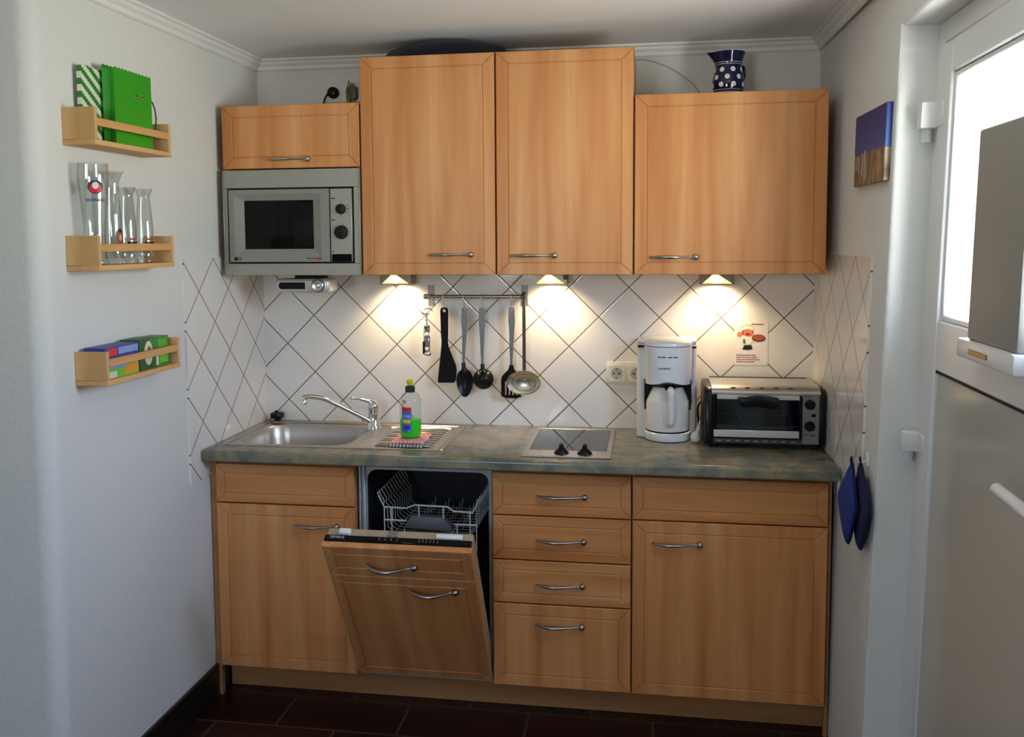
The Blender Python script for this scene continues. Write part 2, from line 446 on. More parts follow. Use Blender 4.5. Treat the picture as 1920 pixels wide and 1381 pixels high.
tube(bm, smooth_pts([(X0, -1.885, 1.145), (X0-.045, -1.885, 1.145), (X0-.060, -1.87, 1.145), (X0-.062, -1.78, 1.148), (X0-.062, -1.70, 1.150)], 5), .011, 12)
lathe(bm, [(.022, -.0), (.022, -.012), (.018, -.015)], (X0, -1.885, 1.145), 20, 'x')
dpart(bm, 'door_handle', M_pvc, leaf, angle=60)
# letter catch box hanging on the leaf
t = thing('letter_box', 'grey flat box with brass slot plate mounted on the door over the glass', 'box', (2.10, -1.5, 1.37))
bm = bmesh.new(); B(bm, 2.080, 2.111, -1.665, -1.407, 1.378, 1.79, .006, seg=2); fin(lean(bm), 'box_body', mat('box_grey', (.27, .26, .235), .5), t)
bm = bmesh.new(); B(bm, 2.072, 2.111, -1.675, -1.372, 1.340, 1.378, .005, seg=2); fin(lean(bm), 'ledge', M_pvc, t)
bm = bmesh.new(); B(bm, 2.0695, 2.073, -1.55, -1.45, 1.353, 1.363, .001); fin(lean(bm), 'slot_plate', M_brass, t)

# ------------------------------------------------------------------ kitchen units
X = [.0237]
for w in (.4885, .4544, .4444, .5913): X.append(X[-1]+w)
DU, DB = -.368, -.492

def door_front(bm, x0, x1, z0, z1, y, m, th=.019, inset=.034, grain='z'):
    """beech front with mitred frame lines: 4 frame pieces and a panel on a backing slab; front face at y"""
    g = .0014; c = .0019
    def bp(poly):   # chamfered piece
        n = len(poly); area = sum(poly[i][0]*poly[(i+1) % n][1]-poly[(i+1) % n][0]*poly[i][1] for i in range(n))
        if area < 0: poly = poly[::-1]
        cx = sum(p[0] for p in poly)/n; cz = sum(p[1] for p in poly)/n
        def off(d):
            out = []
            for i in range(n):
                a, b, e = (Vector(poly[(i-1) % n]), Vector(poly[i]), Vector(poly[(i+1) % n]))
                d1 = (b-a).normalized(); d2 = (e-b).normalized(); n1 = Vector((-d1.y, d1.x)); n2 = Vector((-d2.y, d2.x))
                k = (n1+n2); k = k/(k.length_squared)*2
                out.append(b+k*d)
            return out
        o1 = off(g*.5); o2 = off(g*.5+c)
        v0 = [bm.verts.new((p.x, y+.004, p.y)) for p in o1]; v1 = [bm.verts.new((p.x, y+c, p.y)) for p in o1]; v2 = [bm.verts.new((p.x, y, p.y)) for p in o2]
        bm.faces.new(v2)
        for A_, B_ in ((v0, v1), (v1, v2)):
            for i in range(n): bm.faces.new((A_[i], A_[(i+1) % n], B_[(i+1) % n], B_[i]))
    a0, a1, b0, b1 = x0+inset, x1-inset, z0+inset, z1-inset
    bp([(x0, z0), (x1, z0), (a1, b0), (a0, b0)]); bp([(x1, z0), (x1, z1), (a1, b1), (a1, b0)])
    bp([(x1, z1), (x0, z1), (a0, b1), (a1, b1)]); bp([(x0, z1), (x0, z0), (a0, b0), (a0, b1)])
    bp([(a0, b0), (a1, b0), (a1, b1), (a0, b1)])
    B(bm, x0+.0005, x1-.0005, y+.0025, y+th, z0+.0005, z1-.0005)

def handle_bm(x0, x1, z, y):
    """tapered bow handle: flat pointed left end, round foot on the right"""
    bm = bmesh.new(); L = x1-x0; pts = []; rad = []
    N = 14
    for i in range(N+1):
        t = i/N; pts.append((x0+L*.93*t, y-.002-.026*math.sin(PI*min(t*1.0, 1.)**.8)*(1 if t < .9 else 1), z))
        rad.append(.0028+.0032*math.sin(PI*min(t/.75, 1)) if t < .75 else .0028+.0012*(t-.75)/.25)
    pts[-1] = (x0+L*.93, y-.010, z)
    tube(bm, pts, rad, 10, flat=1.25)
    lathe(bm, [(.0098, 0), (.0102, -.006), (.0092, -.012), (.006, -.0155), (.002, -.0165)], (x0+L*.945, y, z), 18, 'y')
    lathe(bm, [(.004, 0.), (.004, -.004), (.002, -.005)], (x0+.004, y, z), 12, 'y')
    return bm
def carcass(name, x0, x1, y0, z0, z1, parent, m=M_carc, top=True):
    bm = bmesh.new(); th = .016
    B(bm, x0, x0+th, y0, -.012, z0, z1); B(bm, x1-th, x1, y0, -.012, z0, z1)
    B(bm, x0+th, x1-th, y0, -.012, z0, z0+th)
    if top: B(bm, x0+th, x1-th, y0, -.012, z1-th, z1)
    else: B(bm, x0+th, x1-th, y0, y0+.02, z1-.1, z1)
    B(bm, x0+th, x1-th, -.02, -.012, z0+th, z1-th)
    return fin(bm, name, m, parent, smooth=False)
ZUB, ZT, ZRR, ZLL, ZM = 1.467, 2.183, 2.034, 2.038, 1.825
GAP = .0022
def wall_unit(label, x0, x1, z0, z1, dz0, hx0, hx1, hz, m=M_wood):
    t = thing('wall_cabinet', label, 'cabinet', ((x0+x1)/2, DU/2, z0), 'beech wall cabinets')
    c = carcass('body', x0+.0008, x1-.0008, DU+.0205, z0+.0, z1, t)
    bm = bmesh.new(); door_front(bm, x0+GAP, x1-GAP, dz0, z1, DU, m, inset=.039); d = fin(bm, 'door', m, t, smooth=False)
    d2 = fin(handle_bm(hx0, hx1, hz, DU), 'handle', M_nickel, d, angle=60); d2['label'] = 'satin metal bow handle'
    return t
# short unit above the microwave
t = wall_unit('low beech wall cabinet with a flap door directly above the microwave', X[0], X[1], ZUB+.004, ZLL, ZM+.002, .193, .339, 1.856)
wall_unit('tall beech wall cabinet beside the microwave, above the dishwasher', X[1], X[2], ZUB, ZT, ZUB, .742, .892, 1.534)
wall_unit('tall beech wall cabinet in the middle, above the hob and drawers', X[2], X[3], ZUB, ZT, ZUB, 1.015, 1.167, 1.530)
wall_unit('wide beech wall cabinet below the dotted blue jug', X[3], X[4], ZUB, ZRR, ZUB, 1.462, 1.614, 1.523)

# base units
DT, ZB = .842, .141
def base_unit(label, x0, x1, fronts, group='beech base cabinets', lf=0.):
    t = thing('base_cabinet', label, 'cabinet', ((x0+x1)/2, DB/2, ZB), group)
    carcass('body', x0+.0008+lf, x1-.0008, DB+.0205, ZB-.002, .858, t, top=x0 > .1)
    for (kind, z0, z1, hz, h0, h1, m) in fronts:
        bm = bmesh.new(); door_front(bm, x0+GAP, x1-GAP, z0, z1, DB, m, inset=.032 if z1-z0 < .2 else .038)
        d = fin(bm, kind, m, t, smooth=False)
        if hz: 
            h = fin(handle_bm(h0, h1, hz, DB), 'handle', M_nickel, d, angle=60); h['label'] = 'satin metal bow handle'
    return t
base_unit('beech base cabinet under the sink beside the left wall', X[0], X[1],
          [('drawer_front', .7105, DT, None, 0, 0, M_woodh), ('door', ZB, .7065, .643, .300, .457, M_wood)])
base_unit('beech base cabinet with four drawers right of the dishwasher', X[2], X[3],
          [('drawer', .7060, DT, .772, 1.114, 1.273, M_woodh), ('drawer', .5608, .7025, .628, 1.112, 1.270, M_woodh),
           ('drawer', .4178, .5572, .484, 1.110, 1.266, M_woodh), ('drawer', ZB, .4142, .351, 1.108, 1.264, M_wood)])
base_unit('wide beech base cabinet below the toaster oven at the right wall', X[3], X[4],
          [('drawer_front', .7070, DT, None, 0, 0, M_woodh), ('door', ZB, .7030, .636, 1.475, 1.629, M_wood)])
bm = bmesh.new(); B(bm, .003, X[0]-.001, DB+.012, DB+.03, FZ+.001, .860); tag(fin(bm, 'filler_strip', M_plinth), 'narrow wooden filler strip between left wall and sink cabinet', 'filler')
bm = bmesh.new(); B(bm, X[4]+.001, XR-.018, DB+.03, DB+.05, FZ+.001, .860); tag(fin(bm, 'filler_strip', M_plinth), 'narrow dark wooden filler strip at the right wall', 'filler')
bm = bmesh.new(); B(bm, .018, XR-.022, -.40, -.384, FZ+.001, ZB-.003); tag(fin(bm, 'plinth', M_plinth), 'long wooden plinth board under the base cabinets', 'plinth')

# worktop with rounded front edge and sink cut-out
SX0, SX1, SY0, SY1 = .030, .800, -.462, -.052
bm = bmesh.new(); ZW, ZWB = .898, .862; YW = -.552; r = .012
bx0, bx1, by0, by1 = .0615, .462, -.425, -.10     # bowl
def topbox(x0, x1, y0, y1): B(bm, x0, x1, y0, y1, ZWB, ZW)
ys = [YW+r, SY0+.02, SY1-.02, -.0075]; xs = [.008, SX0+.02, SX1-.02, XR-.0165]
grid = [[[bm.verts.new((x, y, z)) for z in (ZWB, ZW)] for y in ys] for x in xs]
for i in range(3):
    for j in range(3):
        if i == 1 and j == 1: continue
        for k in (0, 1):
            q = [grid[i][j][k], grid[i+1][j][k], grid[i+1][j+1][k], grid[i][j+1][k]]; bm.faces.new(q)
for i in range(3): bm.faces.new((grid[i][3][0], grid[i][3][1], grid[i+1][3][1], grid[i+1][3][0]))
for j in range(3):
    for i in (0, 3): bm.faces.new((grid[i][j][0], grid[i][j][1], grid[i][j+1][1], grid[i][j+1][0]))
for (a, b) in (((1, 1), (2, 1)), ((1, 2), (2, 2)), ((1, 1), (1, 2)), ((2, 1), (2, 2))):
    p, q = grid[a[0]][a[1]], grid[b[0]][b[1]]; bm.faces.new((p[0], p[1], q[1], q[0]))
prof = [(YW+r, ZW)]+[(YW+r-r*math.sin(math.radians(a)), ZW-r+r*math.cos(math.radians(a))) for a in range(15, 91, 15)]+[(YW, ZWB+.004), (YW+.004, ZWB), (YW+r, ZWB)]
L_ = [bm.verts.new((.008, y, z)) for y, z in prof[1:-1]]; R_ = [bm.verts.new((XR-.0165, y, z)) for y, z in prof[1:-1]]
cl = [grid[0][0][1]]+L_+[grid[0][0][0]]
fr = [[grid[i][0][1]] for i in range(4)]
mid1 = [bm.verts.new((xs[1], y, z)) for y, z in prof[1:-1]]; mid2 = [bm.verts.new((xs[2], y, z)) for y, z in prof[1:-1]]
cols = [L_, mid1, mid2, R_]; cols = [[grid[i][0][1]]+cols[i]+[grid[i][0][0]] for i in range(4)]
for i in range(3):
    for k in range(len(cols[0])-1): bm.faces.new((cols[i][k], cols[i][k+1], cols[i+1][k+1], cols[i+1][k]))
bm.faces.new(cols[0]); bm.faces.new(cols[3][::-1])
tag(fin(bm, 'worktop', M_stone, angle=35), 'grey green stone patterned worktop running from wall to wall', 'worktop')

# ------------------------------------------------------------------ sink
t = thing('kitchen_sink', 'stainless steel inset sink with drainer at the left end of the worktop', 'sink', ((SX0+SX1)/2, (SY0+SY1)/2, ZW))
bm = bmesh.new()
zt = ZW+.0035
# tray: frame strips around bowl and drainer plane
def loop(pts, z): return [bm.verts.new((x, y, z)) for x, y in pts]
N = 6
def rr(x0, x1, y0, y1, r): return rrect(x0, x1, y0, y1, r, N)
outer = rr(SX0, SX1, SY0, SY1, .02)
L0 = loop(outer, ZW+.0005); L1 = loop(rr(SX0+.003, SX1-.003, SY0+.003, SY1-.003, .018), zt); L2 = loop(rr(SX0+.012, SX1-.012, SY0+.012, SY1-.012, .014), zt); L3 = loop(rr(SX0+.017, SX1-.017, SY0+.017, SY1-.017, .012), zt-.004)
def bridge(a, b):
    n = len(a)
    for i in range(n): bm.faces.new((a[i], a[(i+1) % n], b[(i+1) % n], b[i]))
bridge(L0, L1); bridge(L1, L2); bridge(L2, L3)
bowl = [rr(bx0+d, bx1-d, by0+d, by1-d, max(.075-d*.3, .03)) for d in (0, .004, .010, .022, .05)]
zs = [zt-.004, zt-.012, zt-.05, zt-.135, zt-.155]
# deck between L3 and the bowl: fill with a simple triangulated hole
drn = rr(.505, SX1-.03, SY0+.035, SY1-.03, .03)
D0 = loop(drn, zt-.004); D1 = loop(rr(.511, SX1-.036, SY0+.041, SY1-.036, .027), zt-.009)
BL = [loop(b, z) for b, z in zip(bowl, zs)]
def edges_of(l): return [bm.edges.get((l[i], l[(i+1) % len(l)])) or bm.edges.new((l[i], l[(i+1) % len(l)])) for i in range(len(l))]
for a, b in zip(BL, BL[1:]): bridge(a, b)
bm.faces.new(BL[-1][::-1]); bridge(D0, D1)
bmesh.ops.triangle_fill(bm, use_beauty=True, edges=edges_of(L3)+edges_of(BL[0])+edges_of(D0), normal=(0, 0, 1))
# remove accidental fills inside the bowl/drainer loops
for f in [f for f in bm.faces if len(f.verts) == 3]:
    c = f.calc_center_median()
    if abs(c.z-(zt-.004)) < 1e-5 and ((bx0+.01 < c.x < bx1-.01 and by0+.01 < c.y < by1-.01 and all(v in BL[0] for v in f.verts)) or all(v in D0 for v in f.verts)):
        bm.faces.remove(f)
# ribbed drainer surface
nx = 60; x0, x1, y0, y1 = .511, SX1-.036, SY0+.041, SY1-.036
bm.faces.new(D1)
fin(bm, 'basin', M_sink, t, angle=35)
bm = bmesh.new()
for k in range(9):
    yy = SY0+.075+k*.034
    pts = [(.55+.012*(k % 2), yy, zt-.0088), (.56, yy, zt-.0055), (SX1-.062, yy, zt-.0055), (SX1-.052, yy, zt-.0088)]
    tube(bm, pts, [.002, .0055, .0055, .002], 8, flat=1.)
fin(bm, 'drainer_ribs', M_sink, t, angle=60)
bm = bmesh.new(); lathe(bm, [(.036, zt-.1549), (.036, zt-.152), (.025, zt-.152), (.02, zt-.156)], ((bx0+bx1)/2, (by0+by1)/2, 0), 24); fin(bm, 'drain', M_chrome, t)

# faucet
fx, fy = .470, -.128
t = thing('faucet', 'chrome single lever mixer tap behind the sink bowl', 'faucet', (fx, fy, zt))
bm = bmesh.new()
lathe(bm, [(.026, zt-.0038), (.026, zt+.004), (.0215, zt+.010), (.020, zt+.05), (.0195, zt+.060), (.021, zt+.067), (.0215, zt+.080), (.018, zt+.092), (.008, zt+.098)], (fx, fy, 0), 28)
fin(bm, 'tap_body', M_chrome, t, angle=50)
bm = bmesh.new()
pts = smooth_pts([(fx-.012, fy-.012, zt+.026), (fx-.06, fy-.035, zt+.058), (fx-.15, fy-.078, zt+.112), (fx-.185, fy-.095, zt+.124), (fx-.212, fy-.108, zt+.127), (fx-.226, fy-.114, zt+.120)], 6)
tube(bm, pts, [.0085]*(len(pts)-6)+[.0088, .009, .0095, .0098, .0098, .009], 14)
lathe(bm, [(.0105, zt+.100), (.0105, zt+.118), (.007, zt+.122)], (fx-.222, fy-.112, 0), 16)
fin(bm, 'spout', M_chrome, t, angle=60)
bm = bmesh.new()
tube(bm, smooth_pts([(fx+.008, fy, zt+.088), (fx-.012, fy-.006, zt+.096), (fx-.045, fy-.020, zt+.107), (fx-.078, fy-.034, zt+.113)], 5), [.012, .0115, .011, .010, .009, .008, .007, .0065, .006, .0055, .005, .0045, .004, .0045, .005, .005][:16], 10, flat=1.3)
fin(bm, 'lever', M_chrome, t, angle=60)

# small black holder at the back corner
t = thing('plug_holder', 'small black plastic clip standing in the back corner of the worktop', 'clip', (.062, -.036, ZW+.0005))
bm = bmesh.new(); B(bm, .040, .084, -.058, -.022, ZW+.012, ZW+.034, .004, seg=2); B(bm, .052, .074, -.05, -.03, ZW+.0005, ZW+.014, .002); fin(bm, 'clip_body', M_black, t)
bm = bmesh.new(); lathe(bm, [(.006, ZW+.033), (.007, ZW+.037), (.004, ZW+.041)], (.058, -.04, 0), 12); fin(bm, 'button', M_black, t)

# ------------------------------------------------------------------ cloth + dish soap
cz = zt-.004
def cloth_bm(x0, x1, y0, y1, z0, th, amp, seed, mats=True, rot=0.):
    bm = bmesh.new(); nx, ny = 26, 18; rnd = random.Random(seed); ph = rnd.random()*6
    cx, cy = (x0+x1)/2, (y0+y1)/2
    top = []
    for i in range(nx+1):
        row = []
        for j in range(ny+1):
            u, v = i/nx, j/ny
            x, y = x0+(x1-x0)*u, y0+(y1-y0)*v
            h = z0+th+amp*(math.sin(u*7+ph)+math.sin(v*5+u*3+ph))*.5
            e = min(u, 1-u, v, 1-v)*14
            if e < 1: h = z0+(h-z0)*math.sqrt(max(0, 1-(1-e)**2))+.0001
            dx, dy = x-cx, y-cy
            row.append(bm.verts.new((cx+dx*math.cos(rot)-dy*math.sin(rot)+.0015*math.sin(v*9+ph), cy+dx*math.sin(rot)+dy*math.cos(rot)+.0015*math.sin(u*11), h)))
        top.append(row)
    for i in range(nx):
        for j in range(ny): bm.faces.new((top[i][j], top[i+1][j], top[i+1][j+1], top[i][j+1]))
    g = bmesh.ops.extrude_face_region(bm, geom=list(bm.faces))
    for v in [v for v in g['geom'] if isinstance(v, bmesh.types.BMVert)]: v.co.z = z0
    return bm
def check(name, a, b, c, sc):
    m = mat(name, a, .9); n = NT(m); v = n.coords()
    w = n.t.nodes.new('ShaderNodeTexChecker'); n.l(v, w.inputs[0]); w.inputs['Scale'].default_value = sc
    w.inputs['Color1'].default_value = (*a, 1); w.inputs['Color2'].default_value = (*b, 1); n.col(w.outputs[0]); return m
tag(fin(cloth_bm(.600, .722, -.425, -.29, cz+.0022, .007, .0014, 3), 'dish_cloth', check('navy_check', hx('1d1c3c'), hx('cfc6c4'), 0, 170), loc=(.67, -.345, cz)),
    'folded dark blue and white checked dish cloth on the drainer under the pink one', 'cloth', 'dish cloths on the drainer')
tag(fin(cloth_bm(.606, .720, -.405, -.255, cz+.0112, .006, .0015, 5, rot=.03), 'dish_cloth', check('pink_check', hx('d66a70'), hx('e9c0bd'), 0, 150), loc=(.67, -.33, cz+.02)),
    'pink and white cloth with a red corner lying directly under the green soap bottle', 'cloth', 'dish cloths on the drainer')
# bottle
bx, by, bz = .664, -.342, cz+.0205
t = thing('dish_soap_bottle', 'clear squeeze bottle half full of green dish soap on folded cloths', 'bottle', (bx, by, bz))
bm = bmesh.new(); lathe(bm, [(.029, bz), (.033, bz+.006), (.034, bz+.03), (.0335, bz+.09), (.034, bz+.115), (.033, bz+.130), (.026, bz+.146), (.015, bz+.153), (.013, bz+.156)], (bx, by, 0), 32, sx=1.08); fin(bm, 'bottle_body', M_pet, t, angle=50)
bm = bmesh.new(); lathe(bm, [(.027, bz+.0015), (.0315, bz+.0075), (.0325, bz+.03), (.0322, bz+.062)], (bx, by, 0), 32, sx=1.08); fin(bm, 'liquid', M_liquid, t, angle=50)
bm = bmesh.new(); lathe(bm, [(.0165, bz+.153), (.0165, bz+.172), (.013, bz+.174), (.009, bz+.176)], (bx, by, 0), 24); fin(bm, 'cap', M_darkg, t)
bm = bmesh.new(); lathe(bm, [(.0085, bz+.175), (.0085, bz+.181), (.0115, bz+.185), (.0115, bz+.193), (.007, bz+.197)], (bx, by, 0), 20); fin(bm, 'nozzle', M_yel, t)
def curved_label(name, a0, a1, z0, z1, m, rad=.0348, k=0):
    bm = bmesh.new(); n = 8; rows = []
    for i in range(n+1):
        a = math.radians(a0+(a1-a0)*i/n)
        rows.append([bm.verts.new((bx+rad*1.08*math.cos(a), by+rad*math.sin(a), z)) for z in (z0, z1)])
    for i in range(n): bm.faces.new((rows[i][0], rows[i+1][0], rows[i+1][1], rows[i][1]))
    return fin(bm, name, m, t)
lb = curved_label('label', 234, 288, bz+.020, bz+.106, mat('label_blue', hx('3f6fc4'), .4))
curved_label('label_print', 234, 288, bz+.092, bz+.106, M_redb, .03495).parent = t
curved_label('label_print', 240, 284, bz+.070, bz+.080, M_bluel, .0350)
curved_label('label_print', 238, 284, bz+.052, bz+.064, M_yel, .0350)
curved_label('label_print', 248, 280, bz+.030, bz+.044, M_blue, .0350)
curved_label('label_print', 272, 282, bz+.022, bz+.030, M_bluel, .0352)
curved_label('label_print', 240, 258, bz+.118, bz+.130, M_red, .0342)
curved_label('label_print', 246, 252, bz+.120, bz+.128, M_dot, .0346)

# ------------------------------------------------------------------ hob
t = thing('hob', 'small two zone steel framed ceramic hob set into the worktop', 'hob', (1.2, -.29, ZW))
hx0, hx1, hy0, hy1 = 1.062, 1.346, -.506, -.062; z = ZW
bm = bmesh.new()
def frame(bm, xo, xi, z0, z1, bev=.002):
    (a, b, c, d), (e, f, g, h) = xo, xi
    B(bm, a, b, c, g, z0, z1, bev); B(bm, a, b, h, d, z0, z1, bev); B(bm, a, e, g, h, z0, z1, bev); B(bm, f, b, g, h, z0, z1, bev)
frame(bm, (hx0, hx1, hy0, hy1), (hx0+.018, hx1-.018, hy0+.014, hy1-.016), z+.0004, z+.006)
B(bm, hx0+.010, hx1-.010, hy0+.012, hy0+.085, z+.0004, z+.0055, .001)
fin(bm, 'steel_frame', M_sink, t, angle=30)
bm = bmesh.new(); B(bm, hx0+.019, hx1-.019, hy0+.086, hy1-.017, z+.0004, z+.0050); fin(bm, 'ceramic_glass', mat('ceran', hx('222428'), .05, spec=.5), t, smooth=False)
for kx in (1.188, 1.262):
    bm = bmesh.new()
    lathe(bm, [(.0245, z+.0056), (.0235, z+.009), (.017, z+.016), (.0085, z+.024), (.0065, z+.034), (.006, z+.036)], (kx, hy0+.045, 0), 24)
    B(bm, kx-.0045, kx+.0045, hy0+.030, hy0+.06, z+.018, z+.036, .0015)
    fin(bm, 'control_knob', M_black, t)
bm = bmesh.new(); lathe(bm, [(.0035, z+.0056), (.0035, z+.0064)], (1.115, hy0+.07, 0), 12); fin(bm, 'indicator_light', M_red, t)

# ------------------------------------------------------------------ dishwasher (open)
dx0, dx1 = X[1], X[2]
t = thing('dishwasher', 'built in dishwasher standing half open with its beech door tipped forward', 'dishwasher', ((dx0+dx1)/2, -.25, FZ))
bm = bmesh.new()
cx0, cx1, cz0, cz1 = dx0+.035, dx1-.014, .20, .832
prism(bm, [(dx0+.003, .136), (dx1-.003, .136), (dx1-.003, .858), (dx0+.003, .858)], 'y', -.012, -.03)
B(bm, dx0+.003, dx0+.008, -.462, -.03, .136, .858); B(bm, dx1-.008, dx1-.003, -.462, -.03, .136, .858)
B(bm, dx0+.008, dx1-.008, -.462, -.03, .136, .150); B(bm, dx0+.008, dx1-.008, -.462, -.03, .846, .858)
fin(bm, 'housing', M_greyl, t, smooth=False)
bm = bmesh.new()   # front frame around the tub opening, round top corners
inner = rrect(cx0, cx1, cz0, cz1, .032, 6, (1, 1, 0, 0)); outer = []
for (x, zz) in inner:
    ox = dx0+.004 if x < (cx0+cx1)/2 else dx1-.004; oz = .857 if zz > .7 else .137
    outer.append((x, zz))
vi = [bm.verts.new((x, -.465, zz)) for x, zz in inner]; vd = [bm.verts.new((x, -.06, zz)) for x, zz in inner]
vo = []
for (x, zz) in inner:
    cxm, czm = (cx0+cx1)/2, (cz0+cz1)/2
    if zz < cz0+.001: p = (dx0+.004 if x < cxm else dx1-.004, .137)
    elif zz >= cz1-.033 and cx0+.032 <= x <= cx1-.032 + 1e-6: p = (x, .857)
    else:
        k = (x-(cx0+.032))/(-.032) if x < cxm else (x-(cx1-.032))/.032
        q = (zz-(cz1-.032))/.032
        p = (dx0+.004 if x < cxm else dx1-.004, .857-(1-q)*.02) if k > .7 else (x-(k*.03 if x < cxm else -k*.008), .857)
    vo.append(bm.verts.new((p[0], -.465, p[1])))
n = len(inner)
for v in vd: bm.verts.remove(v)
for i in range(n): bm.faces.new((vi[i], vi[(i+1) % n], vo[(i+1) % n], vo[i]))
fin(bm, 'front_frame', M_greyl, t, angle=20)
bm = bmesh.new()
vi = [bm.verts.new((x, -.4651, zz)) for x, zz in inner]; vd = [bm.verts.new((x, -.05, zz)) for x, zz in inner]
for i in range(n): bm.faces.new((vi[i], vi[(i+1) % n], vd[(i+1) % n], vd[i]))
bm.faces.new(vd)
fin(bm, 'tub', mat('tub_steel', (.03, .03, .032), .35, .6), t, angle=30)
bm = bmesh.new()
B(bm, dx0+.006, dx0+.014, -.472, -.466, .15, .855, .002); B(bm, dx0+.018, dx0+.030, -.476, -.466, .15, .845, .003)
fin(bm, 'side_strip', M_greyl, t)
# wire rack
bm = bmesh.new(); wr = .0022
xl, xr, yf, yb = .597, .908, -.446, -.09; zt_, zm_, zb_ = .750, .706, .668
def wire(pts, r=wr): tube(bm, pts, r, 6)
wire([(xl-.02, yf, .79), (xl, yf, zt_), (xl+.075, yf, zt_-.002), (xl+.105, yf, zt_+.010), (xl+.215, yf, zt_+.008), (xl+.235, yf, zt_-.006), (xr-.012, yf, zt_-.008), (xr+.01, yf, .79)], .003)
wire([(xl, yf, zm_), (xl+.075, yf, zm_)], .003); wire([(xr-.075, yf, zm_-.006), (xr, yf, zm_-.006)], .003)
for x, z0, z1 in ((xl, zb_-.02, zt_), (xl+.025, zb_-.02, zt_), (xl+.068, .65, .68), (xl+.118, .715, zt_+.012), (xl+.20, .715, zt_+.010), (xr-.022, .645, zt_-.002), (xr-.065, .66, .70), (xr, .65, zm_)):
    wire([(x, yf, z0-(.035 if z0 < .66 else 0)), (x, yf, z1)], .0024)
for k in range(11):
    y = yf+.012+k*.031
    wire([(xl-.022, y, .80), (xl-.003, y, .768), (xl-.006, y, .752), (xl+.008, y, .738), (xl+.008, y, .68), (xl+.03, y, .662), (xl+.07, y, .66)], .0017)
    wire([(xr+.012, y, .80), (xr-.002, y, .75), (xr-.004, y, .68), (xr-.03, y, .66), (xr-.07, y, .66)], .0017)
    wire([(xl+.07, y, .66), (xr-.07, y, .66)], .0017)
for x in (xl-.022, xr+.012): wire([(x, yf, .795), (x, yb, .802)], .0026)
for x in (xl+.03, xl+.09, xl+.16, xl+.22, xr-.03): wire([(x, yf+.01, .66), (x, yb, .66)], .002)
for j in range(4):
    for k in range(5):
        x = xl+.10+j*.05; y = yf+.08+k*.055; wire([(x, y, .66), (x+.004, y+.01, .70)], .0014)
wire([(xl-.02, yb, .80), (xr+.01, yb, .80)], .003)
bmesh.ops.translate(bm, verts=bm.verts, vec=(0, 0, -.048)); fin(bm, 'dish_rack', M_wire, t, angle=60)
bm = bmesh.new(); prism(bm, [(.668, .690), (.690, .725), (.795, .722), (.822, .690), (.822, .678), (.668, .682)], 'y', yf-.008, yf+.03, .003); bmesh.ops.translate(bm, verts=bm.verts, vec=(0, 0, -.048)); fin(bm, 'rack_handle', M_grey, t)
# door: built closed, then tipped forward about its lower edge
A = math.radians(31.5); HY, HZ = -.500, .156
Rm = Matrix.Translation((0, HY, HZ)) @ Matrix.Rotation(A, 4, 'X') @ Matrix.Translation((0, -HY, -HZ))
LZ = HZ+.628
def tip(bm): return bm
_o = Vector(t['_org'])
ML = Matrix.Translation(-_o) @ Rm @ Matrix.Translation(_o)
def tipo(o): o.matrix_basis = ML @ o.matrix_basis; return o
fxl, fxr = dx0+GAP, dx1-GAP
dm = .127
bm = bmesh.new(); door_front(bm, fxl, fxr, LZ-dm, LZ, HY, M_wood); door_front(bm, fxl, fxr, HZ, LZ-dm-.0015, HY, M_wood)
facade = tipo(fin(tip(bm), 'door_facade', M_wood, t, smooth=False))
for (a, b, zz) in ((.640, .795, LZ-.072), (.755, .905, LZ-.176)):
    h = fin(tip(handle_bm(a, b, zz, HY)), 'handle', M_nickel, facade, angle=60); h['label'] = 'satin metal bow handle'
bm = bmesh.new(); B(bm, dx0+.006, dx1-.006, HY+.0195, HY+.075, HZ+.02, LZ-.004, .004); tipo(fin(tip(bm), 'inner_door', mat('inner_door_steel', hx('b3a58c'), .4, .4), t))
bm = bmesh.new(); B(bm, dx0+.006, dx1-.006, HY+.0197, HY+.040, LZ-.006, LZ+.006, .002); cp_ = tipo(fin(tip(bm), 'control_panel', M_bglass, t))
bm = bmesh.new(); B(bm, dx0+.045, dx0+.082, HY+.041, HY+.062, LZ-.004, LZ+.014, .004); tipo(fin(tip(bm), 'latch', M_dot, t))
bm = bmesh.new(); B(bm, dx1-.115, dx1-.035, HY+.041, HY+.058, LZ-.004, LZ+.010, .003); tipo(fin(tip(bm), 'energy_sticker', M_dot, t))
bm = bmesh.new(); B(bm, .705, .735, HY+.048, HY+.068, LZ-.004, LZ-.0005, .001); tipo(fin(tip(bm), 'door_catch', M_nickel, t))
tx = text('brand_lettering', 'SIEMENS', (0, 0, 0), .012, mat('print_silver', (.5, .5, .52), .4), t, rot=(0, 0, 0))
tx.data.transform(Matrix.Translation(-Vector(t['_org'])) @ Rm @ Matrix.Translation(Vector((dx0+.045, HY+.030, LZ+.0063))) @ Matrix.Translation(Vector(t['_org'])))
bm = bmesh.new()
for k in range(4): B(bm, .685+k*.018, .6865+k*.018, HY+.026, HY+.034, LZ+.006, LZ+.0066)
for k in range(6): B(bm, .805+k*.011, .806+k*.011, HY+.024, HY+.036, LZ+.006, LZ+.0066)
tipo(fin(tip(bm), 'panel_marks', mat('marks_grey', (.35, .35, .37), .5), t, smooth=False))

